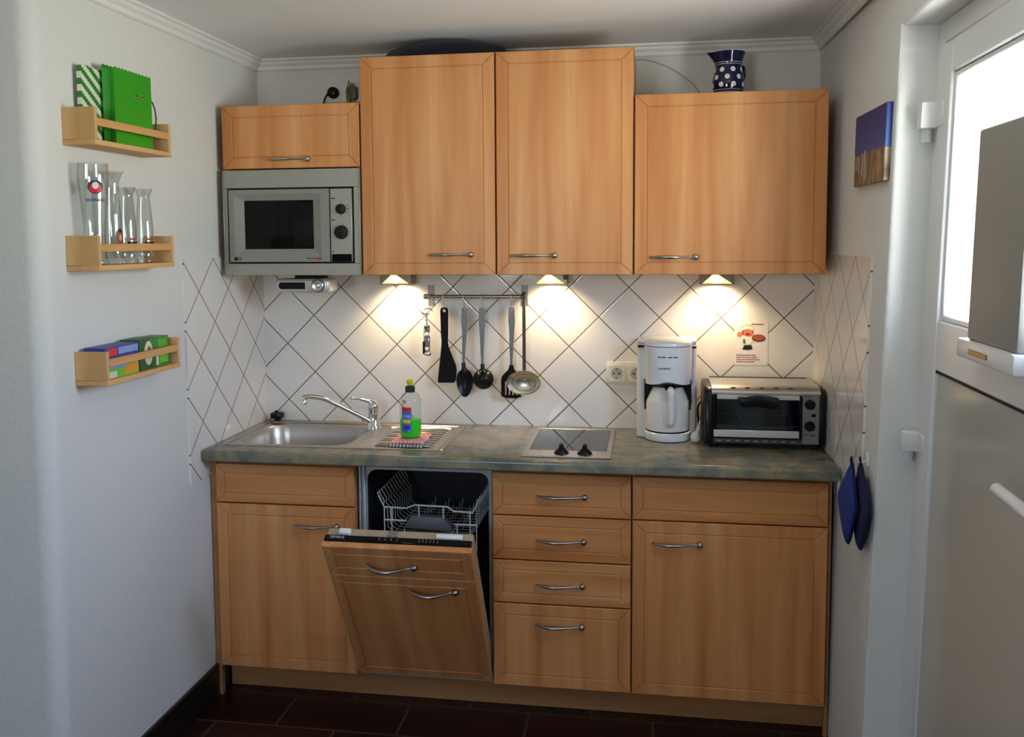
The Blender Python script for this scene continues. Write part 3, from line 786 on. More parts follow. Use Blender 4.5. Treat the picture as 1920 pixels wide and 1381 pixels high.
# ------------------------------------------------------------------ microwave
t = thing('microwave', 'built in silver microwave oven with black window below the flap cabinet', 'microwave', ((X[0]+X[1])/2, DU/2, 1.469))
mx0, mx1 = X[0]+.002, X[1]-.002
ix0, ix1, iz0, iz1 = .040, .487, 1.507, 1.762
bm = bmesh.new(); frame_y = (DU-.001, DU+.016)
def frame_xz(bm, o, i, y0, y1, bev=.001):
    B(bm, o[0], o[1], y0, y1, o[2], i[2], bev); B(bm, o[0], o[1], y0, y1, i[3], o[3], bev)
    B(bm, o[0], i[0], y0, y1, i[2], i[3], bev); B(bm, i[1], o[1], y0, y1, i[2], i[3], bev)
frame_xz(bm, (mx0, mx1, ZUB+.0, ZM-.002), (ix0, ix1, iz0, iz1), *frame_y)
B(bm, mx0, mx0+.003, DU-.006, DU, ZUB, ZM-.002, .001); B(bm, mx1-.003, mx1, DU-.006, DU, ZUB, ZM-.002, .001)
fin(bm, 'trim_frame', M_steelf, t)
bm = bmesh.new(); B(bm, ix0+.002, ix1-.002, DU+.004, -.05, iz0+.002, iz1-.002); fin(bm, 'oven_body', M_blackm, t, smooth=False)
sx = .404
wx0, wx1, wz0, wz1 = .099, .344, 1.556, 1.720
bm = bmesh.new(); yo = DU-.004
# door panel with recessed sloping surround
ro = (.064, .372, 1.529, 1.742)
def ringf(a, ya, b, yb):
    P1 = [(a[0], ya, a[2]), (a[1], ya, a[2]), (a[1], ya, a[3]), (a[0], ya, a[3])]; P2 = [(b[0], yb, b[2]), (b[1], yb, b[2]), (b[1], yb, b[3]), (b[0], yb, b[3])]
    for i in range(4): quad(bm, [P1[i], P1[(i+1) % 4], P2[(i+1) % 4], P2[i]])
do = (ix0+.0055, sx-.0015, iz0+.0055, iz1-.0055)
ringf(do, DU+.004, do, yo); ringf(do, yo, ro, yo); ringf(ro, yo, (wx0, wx1, wz0, wz1), yo+.008)
bmesh.ops.remove_doubles(bm, verts=bm.verts, dist=1e-5)
md = fin(bm, 'door', M_steeld, t, angle=8)
bm = bmesh.new(); B(bm, wx0, wx1, yo+.0075, yo+.0095, wz0, wz1); fin(bm, 'door_window', M_bglass, md, smooth=False)
bm = bmesh.new(); B(bm, sx+.0015, ix1-.0055, yo, DU+.004, iz0+.0055, iz1-.0055, .002); fin(bm, 'control_panel', M_steelf, t)
for (zz, rr_) in ((1.688, .0165), (1.611, .0225)):
    bm = bmesh.new(); lathe(bm, [(rr_*1.05, 0), (rr_, -.010), (rr_*.92, -.014), (rr_*.6, -.0145)], (.4435, yo, zz), 28, 'y'); B(bm, .4435-.002, .4435+.002, yo-.019, yo-.013, zz-rr_*.85, zz+rr_*.85, .0008)
    fin(bm, 'dial', M_black, t)
bm = bmesh.new()
for k in range(15):
    a = math.radians(-50+k*280/14-90+90)
    a = math.radians(200+k*(-300)/14) if False else math.radians(-60+k*22)
    tube(bm, [(.4435+.026*math.cos(a), yo-.0003, 1.611+.026*math.sin(a)), (.4435+.031*math.cos(a), yo-.0003, 1.611+.031*math.sin(a))], .0007, 4)
for a in (30, 0, -30, -90, 90):
    a = math.radians(a); tube(bm, [(.4435+.020*math.cos(a), yo-.0003, 1.688+.020*math.sin(a)), (.4435+.028*math.cos(a), yo-.0003, 1.688+.026*math.sin(a))], .0008, 4)
for (xx, zz, w) in ((.414, 1.722, .014), (.414, 1.650, .012), (.414, 1.545, .008)): B(bm, xx-.004, xx-.004+w, yo-.0006, yo, zz, zz+.003)
fin(bm, 'dial_marks', M_black, t, smooth=False)
bm = bmesh.new(); B(bm, .409, .478, yo-.001, yo+.001, 1.513, 1.538, .0008); fin(bm, 'display', M_bglass, t)
bm = bmesh.new(); lathe(bm, [(.0058, 0), (.0058, -.0008)], (.067, yo, 1.5235), 20, 'y'); fin(bm, 'brand_logo', M_black, t)
text('brand_lettering', 'LG', (.081, yo-.0005, 1.5235), .0125, M_black, t, bold=.0002)
text('model_lettering', 'INTELLOWAVE', (.340, yo-.0005, 1.5235), .0062, M_black, t)
bm = bmesh.new(); lathe(bm, [(.0062, 0), (.0062, -.0008)], (.366, yo, 1.5235), 20, 'y'); fin(bm, 'badge', M_red, t)

# ------------------------------------------------------------------ radio under the microwave
t = thing('kitchen_radio', 'silver under cabinet radio hanging below the microwave', 'radio', (.29, -.29, 1.43))
bm = bmesh.new(); B(bm, .176, .372, -.305, -.21, 1.4035, 1.4525, .012, seg=4); fin(bm, 'radio_body', mat('silver_plastic', (.55, .55, .54), .3, .35), t, angle=60)
bm = bmesh.new(); B(bm, .235, .33, -.27, -.19, 1.450, 1.4665, .002); fin(bm, 'mounting_plate', M_blackm, t)
bm = bmesh.new(); prism(bm, rrect(.190, .286, 1.4165, 1.4400, .0115, 6, (0, 1, 1, 0)), 'y', -.3062, -.30); fin(bm, 'display', M_bglass, t, smooth=False)
bm = bmesh.new(); lathe(bm, [(.0235, 0), (.0235, -.004), (.021, -.0055)], (.334, -.3045, 1.429), 28, 'y'); fin(bm, 'dial_ring', M_grey, t)
bm = bmesh.new(); lathe(bm, [(.0205, -.004), (.0205, -.009), (.018, -.011), (.0085, -.0085), (.0075, -.010), (.003, -.0115)], (.334, -.3045, 1.429), 28, 'y'); fin(bm, 'dial', M_steel, t, angle=30)
bm = bmesh.new()
for k in range(4): B(bm, .292, .297, -.3056, -.303, 1.4165+k*.0068, 1.4165+k*.0068+.002)
fin(bm, 'button', M_grey, t, smooth=False)

# ------------------------------------------------------------------ under-cabinet lamps
def lamp_at(x, label, first=None):
    y = -.115; zt = ZUB-.001; zb = 1.424
    if first: return copy_tree(first, (x, y, zb), label)
    t = thing('under_cabinet_lamp', label, 'lamp', (x, y, zb), 'triangular under cabinet lamps')
    bm = bmesh.new(); w = .058
    v = {k: bm.verts.new(p) for k, p in {
        'tlf': (x-w, y, zt), 'trf': (x+w, y, zt), 'blf': (x-w, y, zb), 'brf': (x+w, y, zb),
        'tlb': (x-w, y+.08, zt), 'trb': (x+w, y+.08, zt), 'blb': (x-w, y+.08, zb), 'brb': (x+w, y+.08, zb),
        'ap': (x-.008, y, zt), 'b1': (x-.050, y, zb+.003), 'b2': (x+.050, y, zb+.003)}.items()}
    for q in (('tlf', 'ap', 'b1', 'blf'), ('ap', 'trf', 'brf', 'b2'), ('b1', 'b2', 'brf', 'blf'), ('tlf', 'blf', 'blb', 'tlb'), ('trf', 'trb', 'brb', 'brf'), ('tlb', 'blb', 'brb', 'trb'), ('tlf', 'tlb', 'trb', 'trf')):
        bm.faces.new([v[k] for k in q])
    fin(bm, 'housing', mat('bronze_steel', (.20, .16, .12), .35, .9), t, smooth=False)
    bm = bmesh.new()   # reflector: slopes back from the apex down to the rear lower edge
    A_ = (x-.008, y, zt); B1 = (x-.050, y, zb+.003); B2 = (x+.050, y, zb+.003); C1 = (x-.045, y+.075, zb+.002); C2 = (x+.045, y+.075, zb+.002); T1 = (x-.03, y+.075, zt-.006); T2 = (x+.03, y+.075, zt-.006)
    quad(bm, [A_, T1, C1, B1]); quad(bm, [A_, B2, C2, T2]); quad(bm, [T1, T2, C2, C1]); quad(bm, [A_, T2, T1])
    fin(bm, 'reflector', mat('lamp_reflector', (.75, .6, .38), .35, .6), t, smooth=False)
    bm = bmesh.new(); lathe(bm, [(.021, 0), (.021, .0015), (.015, .003), (.004, .0035)], (0, 0, 0), 24)
    bm.transform(Matrix.Translation((x-.002, y+.0005, zb+.0165)) @ Matrix.Diagonal((1., 1., .60, 1)) @ Matrix.Rotation(math.radians(90), 4, 'X'))
    fin(bm, 'bulb', mat('halogen', (1, 1, 1), .3, emit=(1., .80, .50), es=9), t)
    bm = bmesh.new(); bm.faces.new([bm.verts.new(p) for p in ((x-.050, y+.0015, zb+.003), (x+.050, y+.0015, zb+.003), (x-.008, y+.0015, zt-.001))])
    bmesh.ops.solidify(bm, geom=list(bm.faces), thickness=.001)
    fin(bm, 'diffuser', mat('lamp_diffuser', (.9, .8, .6), .4, emit=(1., .66, .30), es=.75), t, smooth=False)
    L = bpy.data.lights.new('lamp_light', 'SPOT'); L.energy = 7.; L.color = (1., .74, .44); L.spot_size = math.radians(135); L.spot_blend = .9; L.shadow_soft_size = .018
    lo = bpy.data.objects.new('lamp_light', L); COL.objects.link(lo); lo.parent = t; lo.location = (0, .042, .003); lo.rotation_euler = (math.radians(14), 0, 0)
    return t
l1 = lamp_at(.556, 'lit triangular lamp under the cabinet between radio and utensil rail')
lamp_at(1.118, 'lit triangular lamp under the cabinet above the hob', l1)
lamp_at(1.690, 'lit triangular lamp under the wide cabinet above the toaster oven', l1)
bm = bmesh.new(); B(bm, 1.163, 1.178, -.118, -.10, 1.441, 1.4665, .002); tag(fin(bm, 'lamp_switch', M_black), 'small black switch beside the lamp above the hob', 'switch')

# ------------------------------------------------------------------ utensil rail
t = thing('utensil_rail', 'steel hanging rail with two wall brackets on the tiles', 'rail', (.838, 0, 1.376))
ZR = 1.376; YRL = -.045
bm = bmesh.new(); tube(bm, [(.652, YRL, ZR), (1.026, YRL, ZR)], .0065, 14); fin(bm, 'rod', mat('rail_steel', (.35, .31, .27), .25, 1.), t)
for xx in (.662, 1.012):
    bm = bmesh.new(); B(bm, xx-.012, xx+.012, -.0085, -.0062, ZR-.035, ZR+.040, .0006); B(bm, xx-.006, xx+.006, YRL, -.008, ZR-.003, ZR+.003); lathe(bm, [(.0095, -.012), (.0095, .012)], (xx-.0 if xx > .7 else xx-.006, YRL, ZR), 16, 'x')
    fin(bm, 'bracket', mat('bracket_steel', (.27, .27, .27), .5, .6), t)
def hook(x, zend, label):
    bm = bmesh.new()
    pts = [(x+.0, YRL+.0095, ZR-.006), (x, YRL+.0100, ZR+.003), (x, YRL+.004, ZR+.0095), (x, YRL-.006, ZR+.009), (x+.0005, YRL-.0105, ZR), (x+.002, YRL-.008, ZR-.02), (x+.003, YRL-.0, zend+.008), (x+.003, YRL-.004, zend), (x+.003, YRL-.012, zend+.001), (x+.003, YRL-.014, zend+.008)]
    tube(bm, smooth_pts(pts, 4), .0016, 8)
    return tag(fin(bm, 'hook', M_steel, loc=(x, YRL, ZR), angle=60), label, 'hook', 'hooks on the utensil rail')
HK = [(.665, 1.331, 'metal hook holding the corkscrew ring'), (.717, 1.327, 'metal hook holding the black spatula'), (.793, 1.325, 'metal hook holding the black serving spoon'),
      (.858, 1.325, 'metal hook holding the black soup ladle'), (.967, 1.325, 'metal hook holding the slotted turner')]
for h in HK: hook(*h)
YU = YRL-.004-.0
def plate_with_hole(bm, prof, y0, y1, hx_, hz_, hr, bev=.0006):
    """flat handle as polygon ring with a hole near its top; prof = outline (x,z)"""
    n = 16; hole = [(hx_+hr*math.cos(2*PI*i/n), hz_+hr*math.sin(2*PI*i/n)) for i in range(n)]
    for y in (y0, y1):
        a = [bm.verts.new((p[0], y, p[1])) for p in prof]; b = [bm.verts.new((p[0], y, p[1])) for p in hole]
        ea = [bm.edges.new((a[i], a[(i+1) % len(a)])) for i in range(len(a))]; eb = [bm.edges.new((b[i], b[(i+1) % n])) for i in range(n)]
        bmesh.ops.triangle_fill(bm, use_beauty=True, edges=ea+eb)
        if y == y0: A0, B0 = a, b
        else: A1, B1 = a, b
    for f in [f for f in bm.faces if all(v in B0 for v in f.verts) or all(v in B1 for v in f.verts)]: bm.faces.remove(f)
    for i in range(len(A0)): bm.faces.new((A0[i], A0[(i+1) % len(A0)], A1[(i+1) % len(A0)], A1[i]))
    for i in range(n): bm.faces.new((B0[i], B0[(i+1) % n], B1[(i+1) % n], B1[i]))
# black spatula
bm = bmesh.new(); cx = .722
prof = [(cx-.013, 1.333), (cx-.008, 1.337), (cx+.005, 1.337), (cx+.011, 1.333), (cx+.0135, 1.325), (cx+.0125, 1.24), (cx+.011, 1.215), (cx+.013, 1.195), (cx+.040, 1.125), (cx+.043, 1.11), (cx+.040, 1.07), (cx+.033, 1.060), (cx-.025, 1.059), (cx-.028, 1.065), (cx-.024, 1.10), (cx-.013, 1.195), (cx-.012, 1.215), (cx-.014, 1.24), (cx-.0155, 1.325)]
plate_with_hole(bm, prof, YU-.005, YU, cx-.001, 1.325, .006)
tag(fin(bm, 'spatula', M_blackm, loc=(cx, YU, 1.33), smooth=False), 'all black plastic spatula hanging beside the corkscrew', 'spatula', 'utensils on the rail')
def handle_u(t, x, lx, zj):
    bm = bmesh.new()
    prof = [(x-.010, 1.334), (x-.004, 1.338), (x+.004, 1.338), (x+.010, 1.334), (x+.0125, 1.29), (x+.0095, 1.25), (lx+.005, zj+.02), (lx+.0048, zj-.004), (lx-.0048, zj-.004), (lx-.005, zj+.02), (x-.0095, 1.25), (x-.0125, 1.29)]
    plate_with_hole(bm, prof, YU-.0035, YU, x, 1.328, .0035)
    return fin(bm, 'handle', M_chrome, t, smooth=False)
# serving spoon
t = thing('serving_spoon', 'serving spoon with steel handle and narrow pointed black bowl', 'spoon', (.792, YU, 1.33), 'utensils on the rail')
handle_u(t, .796, .791, 1.128)
def dish(bm, cx, cz, rx, rz, dep, y, seg=28, rings=6, th=.002, egg=0.):
    fr = []; bk = []
    for s in range(1, rings+1):
        q = s/rings; ring = []; ring2 = []
        for k in range(seg):
            a = 2*PI*k/seg; e = 1+egg*math.sin(a)
            x = cx+rx*q*math.cos(a)*e; z = cz+rz*q*math.sin(a); d = dep*(1-q*q)
            ring.append(bm.verts.new((x, y+d, z))); ring2.append(bm.verts.new((x, y+d+th, z)))
        fr.append(ring); bk.append(ring2)
    bm.faces.new(fr[0]); bm.faces.new(bk[0][::-1])
    for s in range(rings-1):
        for k in range(seg):
            k2 = (k+1) % seg
            bm.faces.new((fr[s][k], fr[s][k2], fr[s+1][k2], fr[s+1][k])); bm.faces.new((bk[s][k], bk[s+1][k], bk[s+1][k2], bk[s][k2]))
    for k in range(seg): bm.faces.new((fr[-1][k], fr[-1][(k+1) % seg], bk[-1][(k+1) % seg], bk[-1][k]))
bm = bmesh.new(); dish(bm, .796, 1.060, .031, .052, .014, YU-.008, egg=.18)
tube(bm, [(.791, YU-.004, 1.135), (.792, YU-.004, 1.118), (.795, YU-.004, 1.10)], [.007, .008, .014], 10)
fin(bm, 'spoon_bowl', M_black, t, angle=50)
# ladle
t = thing('ladle', 'soup ladle with steel handle and round black bowl beside the serving spoon', 'ladle', (.860, YU, 1.33), 'utensils on the rail')
handle_u(t, .861, .861, 1.125)
bm = bmesh.new(); dish(bm, .864, 1.075, .0385, .038, -.026, YU-.004, rings=7)
tube(bm, [(.861, YU-.003, 1.132), (.862, YU-.003, 1.115), (.863, YU-.006, 1.10)], [.007, .008, .016], 10)
fin(bm, 'ladle_bowl', M_black, t, angle=50)
# slotted turner
t = thing('slotted_turner', 'slotted turner with steel handle, its black blade half behind the skimmer', 'turner', (.968, YU, 1.33), 'utensils on the rail')
handle_u(t, .970, .968, 1.125)
bm = bmesh.new()
prism(bm, [(.961, 1.128), (.975, 1.128), (.979, 1.112), (1.0, 1.088), (1.004, 1.07), (1.004, 1.068), (.93, 1.068), (.931, 1.08), (.937, 1.092), (.957, 1.112)], 'y', YU-.005, YU-.001, .0006)
sl = [.930, .944, .950, .9575, .9635, .971, .977, .9845, .9905, 1.004]
for i in range(0, 10, 2): B(bm, sl[i], sl[i+1], YU-.005, YU-.001, 1.018, 1.0685)
prism(bm, [(.930, 1.0185), (1.004, 1.0185), (1.002, 1.012), (.985, 1.006), (.950, 1.007), (.932, 1.012)], 'y', YU-.005, YU-.001, .0006)
fin(bm, 'blade', M_blackm, t, smooth=False)
# skimmer
def skm():
    m = mat('skimmer_steel', (.75, .68, .55), .22, 1.); n = NT(m); v = n.coords((1, 1, 1))
    vo = n.t.nodes.new('ShaderNodeTexVoronoi'); n.l(v, vo.inputs['Vector']); vo.inputs['Scale'].default_value = 190; vo.inputs['Randomness'].default_value = .15
    f = n.ramp(vo.outputs['Distance'], [(.28, (.02, .02, .02)), (.36, (1, 1, 1))])
    n.col(n.mix(f, (.03, .025, .02), (.8, .72, .58))); n.l(f, n.b.inputs['Metallic']); n.bump(f, .6, .002); return m
t = thing('skimmer', 'large steel skimmer with round perforated dish at the end of the rail', 'skimmer', (1.016, YRL-.012, 1.38), 'utensils on the rail')
bm = bmesh.new(); B(bm, 1.010, 1.022, YRL-.016, YRL-.012, 1.11, 1.376, .0008)
tube(bm, smooth_pts([(1.016, YRL-.014, 1.374), (1.016, YRL-.012, 1.388), (1.016, YRL, 1.391), (1.016, YRL+.0105, 1.384), (1.016, YRL+.011, 1.372)], 4), .003, 8, flat=2)
fin(bm, 'handle', mat('skimmer_handle', (.07, .055, .045), .4, .8), t)
bm = bmesh.new(); dish(bm, 1.016, 1.068, .062, .044, .013, YRL-.034, seg=48, rings=8, th=.0015); fin(bm, 'perforated_dish', skm(), t, angle=60)
# corkscrew
t = thing('corkscrew', 'chrome corkscrew hanging at the end of the rail beside the black spatula', 'corkscrew', (.657, YU, 1.33), 'utensils on the rail')
bm = bmesh.new(); cx = .656; yy = YU-.008
tube(bm, [(cx+.002+.020*math.cos(a), yy+.002*math.sin(a), 1.322+.010*math.sin(a)) for a in [2*PI*i/24 for i in range(24)]], .0022, 8, closed=True)
fin(bm, 'ring', M_chrome, t, angle=60)
bm = bmesh.new(); tube(bm, [(cx+.0055*math.cos(a*.9), yy+.0055*math.sin(a*.9), 1.31-.0011*a) for a in range(0, 44)], .0016, 6)
tube(bm, [(cx, yy, 1.318), (cx, yy, 1.255)], .0022, 8); fin(bm, 'screw', M_chrome, t, angle=60)
bm = bmesh.new()
for s in (-1, 1): B(bm, cx+s*.009-.003, cx+s*.009+.003, yy-.004, yy+.004, 1.175, 1.272, .0015)
lathe(bm, [(.010, 1.268), (.0125, 1.262), (.010, 1.255), (.011, 1.245)], (cx, yy, 0), 16)
B(bm, cx-.008, cx+.010, yy-.005, yy+.003, 1.19, 1.235, .003)
lathe(bm, [(.013, 1.160), (.015, 1.165), (.013, 1.172), (.009, 1.180)], (cx+.002, yy, 0), 16)
fin(bm, 'frame', M_chrome, t)
bm = bmesh.new(); B(bm, cx-.015, cx-.007, yy-.007, yy-.001, 1.165, 1.212, .001); fin(bm, 'grip', M_black, t)

# ------------------------------------------------------------------ sockets
def socket(bm_plate, x, z, t, y=-.0062):
    bm = bmesh.new(); lathe(bm, [(.0225, -.0100), (.0215, -.0102), (.0195, -.004), (.0195, -.0035)], (x, 0, z), 28, 'y'); fin(bm, 'socket_well', M_cream, t, angle=30)
    bm = bmesh.new()
    for s in (-1, 1): lathe(bm, [(.0028, -.0058), (.0028, -.0036)], (x+s*.0095, 0, z), 12, 'y')
    fin(bm, 'contact_hole', M_black, t)
    bm = bmesh.new()
    for s in (-1, 1): B(bm, x-.0025, x+.0025, -.0085, -.005, z+s*.0175-.0022, z+s*.0175+.0022)
    fin(bm, 'earth_clip', M_nickel, t, smooth=False)
t = thing('double_socket', 'cream double wall socket on the tiles behind the coffee machine', 'socket', (1.376, 0, 1.098))
bm = bmesh.new(); B(bm, 1.308, 1.455, -.0125, -.0062, 1.060, 1.140, .003, seg=2); B(bm, 1.316, 1.376, -.0145, -.012, 1.068, 1.128, .0015); B(bm, 1.387, 1.447, -.0145, -.012, 1.068, 1.128, .0015)
fin(bm, 'plate', M_cream, t)
for xx in (1.346, 1.417):
    bm = bmesh.new(); lathe(bm, [(.021, -.0147), (.0195, -.0150), (.0185, -.0148)], (xx, 0, 1.098), 28, 'y'); lathe(bm, [(.0185, -.0147), (.002, -.0146)], (xx, 0, 1.098), 28, 'y')
    fin(bm, 'socket_well', mat('socket_shade', (.45, .42, .36), .5), t, angle=30)
    bm = bmesh.new()
    for s in (-1, 1): lathe(bm, [(.0032, -.0155), (.0032, -.0140)], (xx+s*.0092, 0, 1.098), 12, 'y')
    B(bm, xx-.002, xx+.002, -.0155, -.0143, 1.098-.0175, 1.098-.0140); B(bm, xx-.002, xx+.002, -.0155, -.0143, 1.112, 1.1155)
    fin(bm, 'contact_hole', M_black, t)
t = thing('wall_socket', 'white double wall socket above the microwave cabinet beside the tall cabinet', 'socket', (.338, 0, 2.125))
bm = bmesh.new(); B(bm, .275, .405, -.010, 0., 2.094, 2.165, .003, seg=2); fin(bm, 'plate', M_white, t)
t = thing('power_plug', 'black round plug with its cable in the wall socket above the microwave', 'plug', (.302, -.01, 2.126))
bm = bmesh.new(); lathe(bm, [(.021, -.011), (.021, -.028), (.016, -.034), (.006, -.036)], (.304, 0, 2.127), 24, 'y'); fin(bm, 'plug_body', M_black, t)
bm = bmesh.new(); tube(bm, smooth_pts([(.29, -.024, 2.132), (.281, -.026, 2.118), (.272, -.03, 2.095), (.268, -.034, 2.043), (.28, -.08, 2.0425), (.33, -.11, 2.0425)], 5), .0035, 8); fin(bm, 'cable', M_black, t, angle=60)
t = thing('adapter_plug', 'tangle of yellowish brown wires and plug beside the black plug', 'plug', (.372, -.012, 2.126))
bm = bmesh.new(); B(bm, .365, .398, -.045, -.0099, 2.100, 2.145, .004, seg=2); fin(bm, 'plug_body', M_grey, t)
rnd = random.Random(4)
for mm, k in ((mat('wire_tan', hx('8f8250'), .6), 5), (mat('wire_brown', hx('5a4430'), .6), 4)):
    bm = bmesh.new()
    for _ in range(k):
        p = [(.362+rnd.random()*.03, -.05+rnd.random()*.01, 2.0415+rnd.random()*.12) for _ in range(6)]
        tube(bm, smooth_pts(p, 4), .0014, 6)
    fin(bm, 'wire', mm, t, angle=60)
bm = bmesh.new(); tube(bm, smooth_pts([(1.40, -.01, 2.205), (1.44, -.008, 2.206), (1.50, -.008, 2.188), (1.56, -.008, 2.155), (1.62, -.012, 2.10), (1.632, -.02, 2.0365)], 6), .0016, 6)
tag(fin(bm, 'lamp_cable', mat('cable_grey', (.4, .38, .35), .5), loc=(1.5, -.008, 2.19)), 'thin cable running along the back wall above the wide cabinet', 'cable')

# ------------------------------------------------------------------ sticker on the tiles
t = thing('notice_sticker', 'small paper notice with a cook holding a pizza and red text', 'notice', (1.817, -.0065, 1.21))
y = -.0068; bm = bmesh.new(); B(bm, 1.759, 1.874, y, y+.0009, 1.134, 1.286); fin(bm, 'paper_sheet', M_paper, t, smooth=False)
def flat(name, polys, m, yy):
    bm = bmesh.new()
    for p in polys: prism(bm, p, 'y', yy-.0002, yy+.0003)
    return fin(bm, name, m, t, smooth=False)
def ell(cx, cz, rx, rz, n=18, a0=0, a1=360): return [(cx+rx*math.cos(math.radians(a0+(a1-a0)*i/n)), cz+rz*math.sin(math.radians(a0+(a1-a0)*i/n))) for i in range(n+(0 if a1-a0 == 360 else 1))]
ox, oz = 1.759, 1.286; u = .115/64.   # picture units ~ photo pixels on the sheet
def q(px, pz): return (ox+px*u, oz-pz*u)
def E_(px, pz, rx, rz, **k): c = q(px, pz); return ell(c[0], c[1], rx*u, rz*u, **k)
flat('cook_drawing', [E_(25, 11.5, 12.5, 6)], mat('hat_outline', hx('8d8a80'), .6), y-.0002)
flat('cook_drawing', [E_(25, 12, 11.6, 5.4)], mat('hat_white', hx('efe6cf'), .6), y-.0004)
flat('cook_drawing', [E_(25, 20, 11.5, 6.5)], M_brown, y-.0004)
flat('cook_drawing', [E_(26, 20.5, 9, 7.5), E_(10, 24, 5, 5.5), E_(38, 27, 4, 3)], M_skin, y-.0006)
flat('cook_drawing', [E_(25, 23.5, 5, 2.6)], M_red, y-.0008)
flat('cook_drawing', [E_(26, 36, 9, 8), [q(10, 28), q(15, 26), q(20, 38), q(16, 42)]], mat('coat_print', hx('e6e0d2'), .6), y-.0005)
flat('cook_drawing', [[q(16, 34), q(20, 33), q(22, 42), q(17, 41)]], M_green, y-.0007)
flat('cook_drawing', [[q(18, 45), q(33, 45), q(34, 51), q(17, 51)], E_(25, 52, 10, 2.4)], mat('trousers_print', hx('2a2126'), .6), y-.0005)
flat('cook_drawing', [E_(46, 31, 13, 7.2)], mat('crust_print', hx('6e2c16'), .6), y-.0008)
flat('cook_drawing', [E_(46, 30.2, 11.5, 5.6)], mat('pizza_print', hx('a4562e'), .6), y-.0010)
MR = mat('text_red', hx('a03c50'), .6)
text('heading_text', 'Arbeitsplatte !', (1.838, y-.0003, 1.2795), .0075, MR, t, bold=.0002)
for k, s in enumerate(('Der Platz auf dieser Fläche', 'ist kein Abstell- und Arbeits-', 'brett, bitte unbedingt Holz oder', 'Unterlage darunter legen !')):
    text('notice_text', s, (1.766, y-.0003, 1.170-k*.0078), .0062, MR, t, align='LEFT', bold=.0001)

# ------------------------------------------------------------------ coffee machine
cx, cy = 1.521, -.135
t = thing('coffee_maker', 'white filter coffee machine with thermos jug beside the toaster oven', 'coffee machine', (cx, cy, ZW+.001))
z0 = ZW+.001
bm = bmesh.new()
prism(bm, rrect(cx-.101, cx+.103, cy-.030, cy+.105, .022, 5), 'z', z0+.0, z0+.325, .004); fin(bm, 'water_tank', M_white, t, angle=35)
bm = bmesh.new()
lathe(bm, [(.076, z0), (.079, z0+.004), (.079, z0+.026), (.076, z0+.029)], (cx+.004, cy-.030, 0), 40); fin(bm, 'base_plate', M_whiteg, t)
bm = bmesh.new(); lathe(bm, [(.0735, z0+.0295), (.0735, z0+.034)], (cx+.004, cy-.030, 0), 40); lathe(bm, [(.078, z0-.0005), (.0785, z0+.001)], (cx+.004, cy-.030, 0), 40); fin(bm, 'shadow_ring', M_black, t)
def lathe_wavy(bm, cx, cy, r0, r1, zb, zt, seg=48):
    lo, hi, mid = [], [], []
    for k in range(seg):
        a = 2*PI*k/seg; d = math.cos(a+PI/2)  # front = -y
        fr = max(0, d)
        dip = .013*math.exp(-((math.degrees(math.acos(max(-1, min(1, d)))))/26.)**2)
        lo.append(bm.verts.new((cx+r0*math.cos(a), cy+r0*math.sin(a), zb+dip)))
        mid.append(bm.verts.new((cx+(r0+r1)/2*math.cos(a), cy+(r0+r1)/2*math.sin(a), (zb+zt)/2)))
        hi.append(bm.verts.new((cx+r1*math.cos(a), cy+r1*math.sin(a), zt)))
    for A_, B_ in ((lo, mid), (mid, hi)):
        for k in range(seg): bm.faces.new((A_[k], A_[(k+1) % seg], B_[(k+1) % seg], B_[k]))
    bm.faces.new(hi); bm.faces.new(lo[::-1])
bm = bmesh.new(); lathe_wavy(bm, cx+.004, cy-.030, .077, .081, z0+.192, z0+.321)
fin(bm, 'filter_housing', M_whiteg, t, angle=50)
bm = bmesh.new(); lathe(bm, [(.081, z0+.322), (.0815, z0+.326), (.079, z0+.334), (.068, z0+.338), (.03, z0+.340)], (cx+.004, cy-.030, 0), 40)
prism(bm, rrect(cx-.099, cx+.101, cy-.030, cy+.103, .018, 5), 'z', z0+.326, z0+.337, .003); fin(bm, 'lid', M_whiteg, t, angle=50)
bm = bmesh.new(); lathe(bm, [(.058, z0+.182), (.0705, z0+.195)], (cx+.004, cy-.030, 0), 40); 
prism(bm, [(cx-.075, z0+.125), (cx-.075, z0+.205), (cx-.045, z0+.205)], 'y', cy-.045, cy-.031); prism(bm, [(cx+.083, z0+.120), (cx+.083, z0+.205), (cx+.052, z0+.205)], 'y', cy-.045, cy-.031)
B(bm, cx-.074, cx+.082, cy-.034, cy-.0305, z0+.10, z0+.195); fin(bm, 'recess', M_black, t)
bm = bmesh.new(); lathe(bm, [(.072, z0+.0345), (.0725, z0+.04), (.0725, z0+.130), (.069, z0+.140), (.056, z0+.168), (.050, z0+.182), (.048, z0+.186)], (cx+.004, cy-.034, 0), 40); fin(bm, 'thermos_jug', M_white, t, angle=40)
bm = bmesh.new(); tube(bm, smooth_pts([(cx+.012, cy-.088, z0+.178), (cx+.014, cy-.125, z0+.176), (cx+.015, cy-.128, z0+.15), (cx+.015, cy-.128, z0+.10), (cx+.014, cy-.125, z0+.072), (cx+.012, cy-.1085, z0+.062)], 5), .010, 12, flat=1.3)
fin(bm, 'jug_handle', M_white, t, angle=60)
bm = bmesh.new(); lathe(bm, [(.040, z0+.183), (.044, z0+.19), (.03, z0+.197)], (cx+.004, cy-.034, 0), 24); B(bm, cx-.006, cx+.028, cy-.112, cy-.06, z0+.177, z0+.187, .003); fin(bm, 'jug_lid', M_black, t)
bm = bmesh.new()
for (a, w) in ((-112, 8), (-102, 9), (-88, 10), (-75, 10)):
    pts = [(cx+.004+.0806*math.cos(math.radians(a+w*i/4-3)), cy-.030+.0806*math.sin(math.radians(a+w*i/4-3)), z0+.288) for i in range(5)]
    tube(bm, pts, .0016, 6)
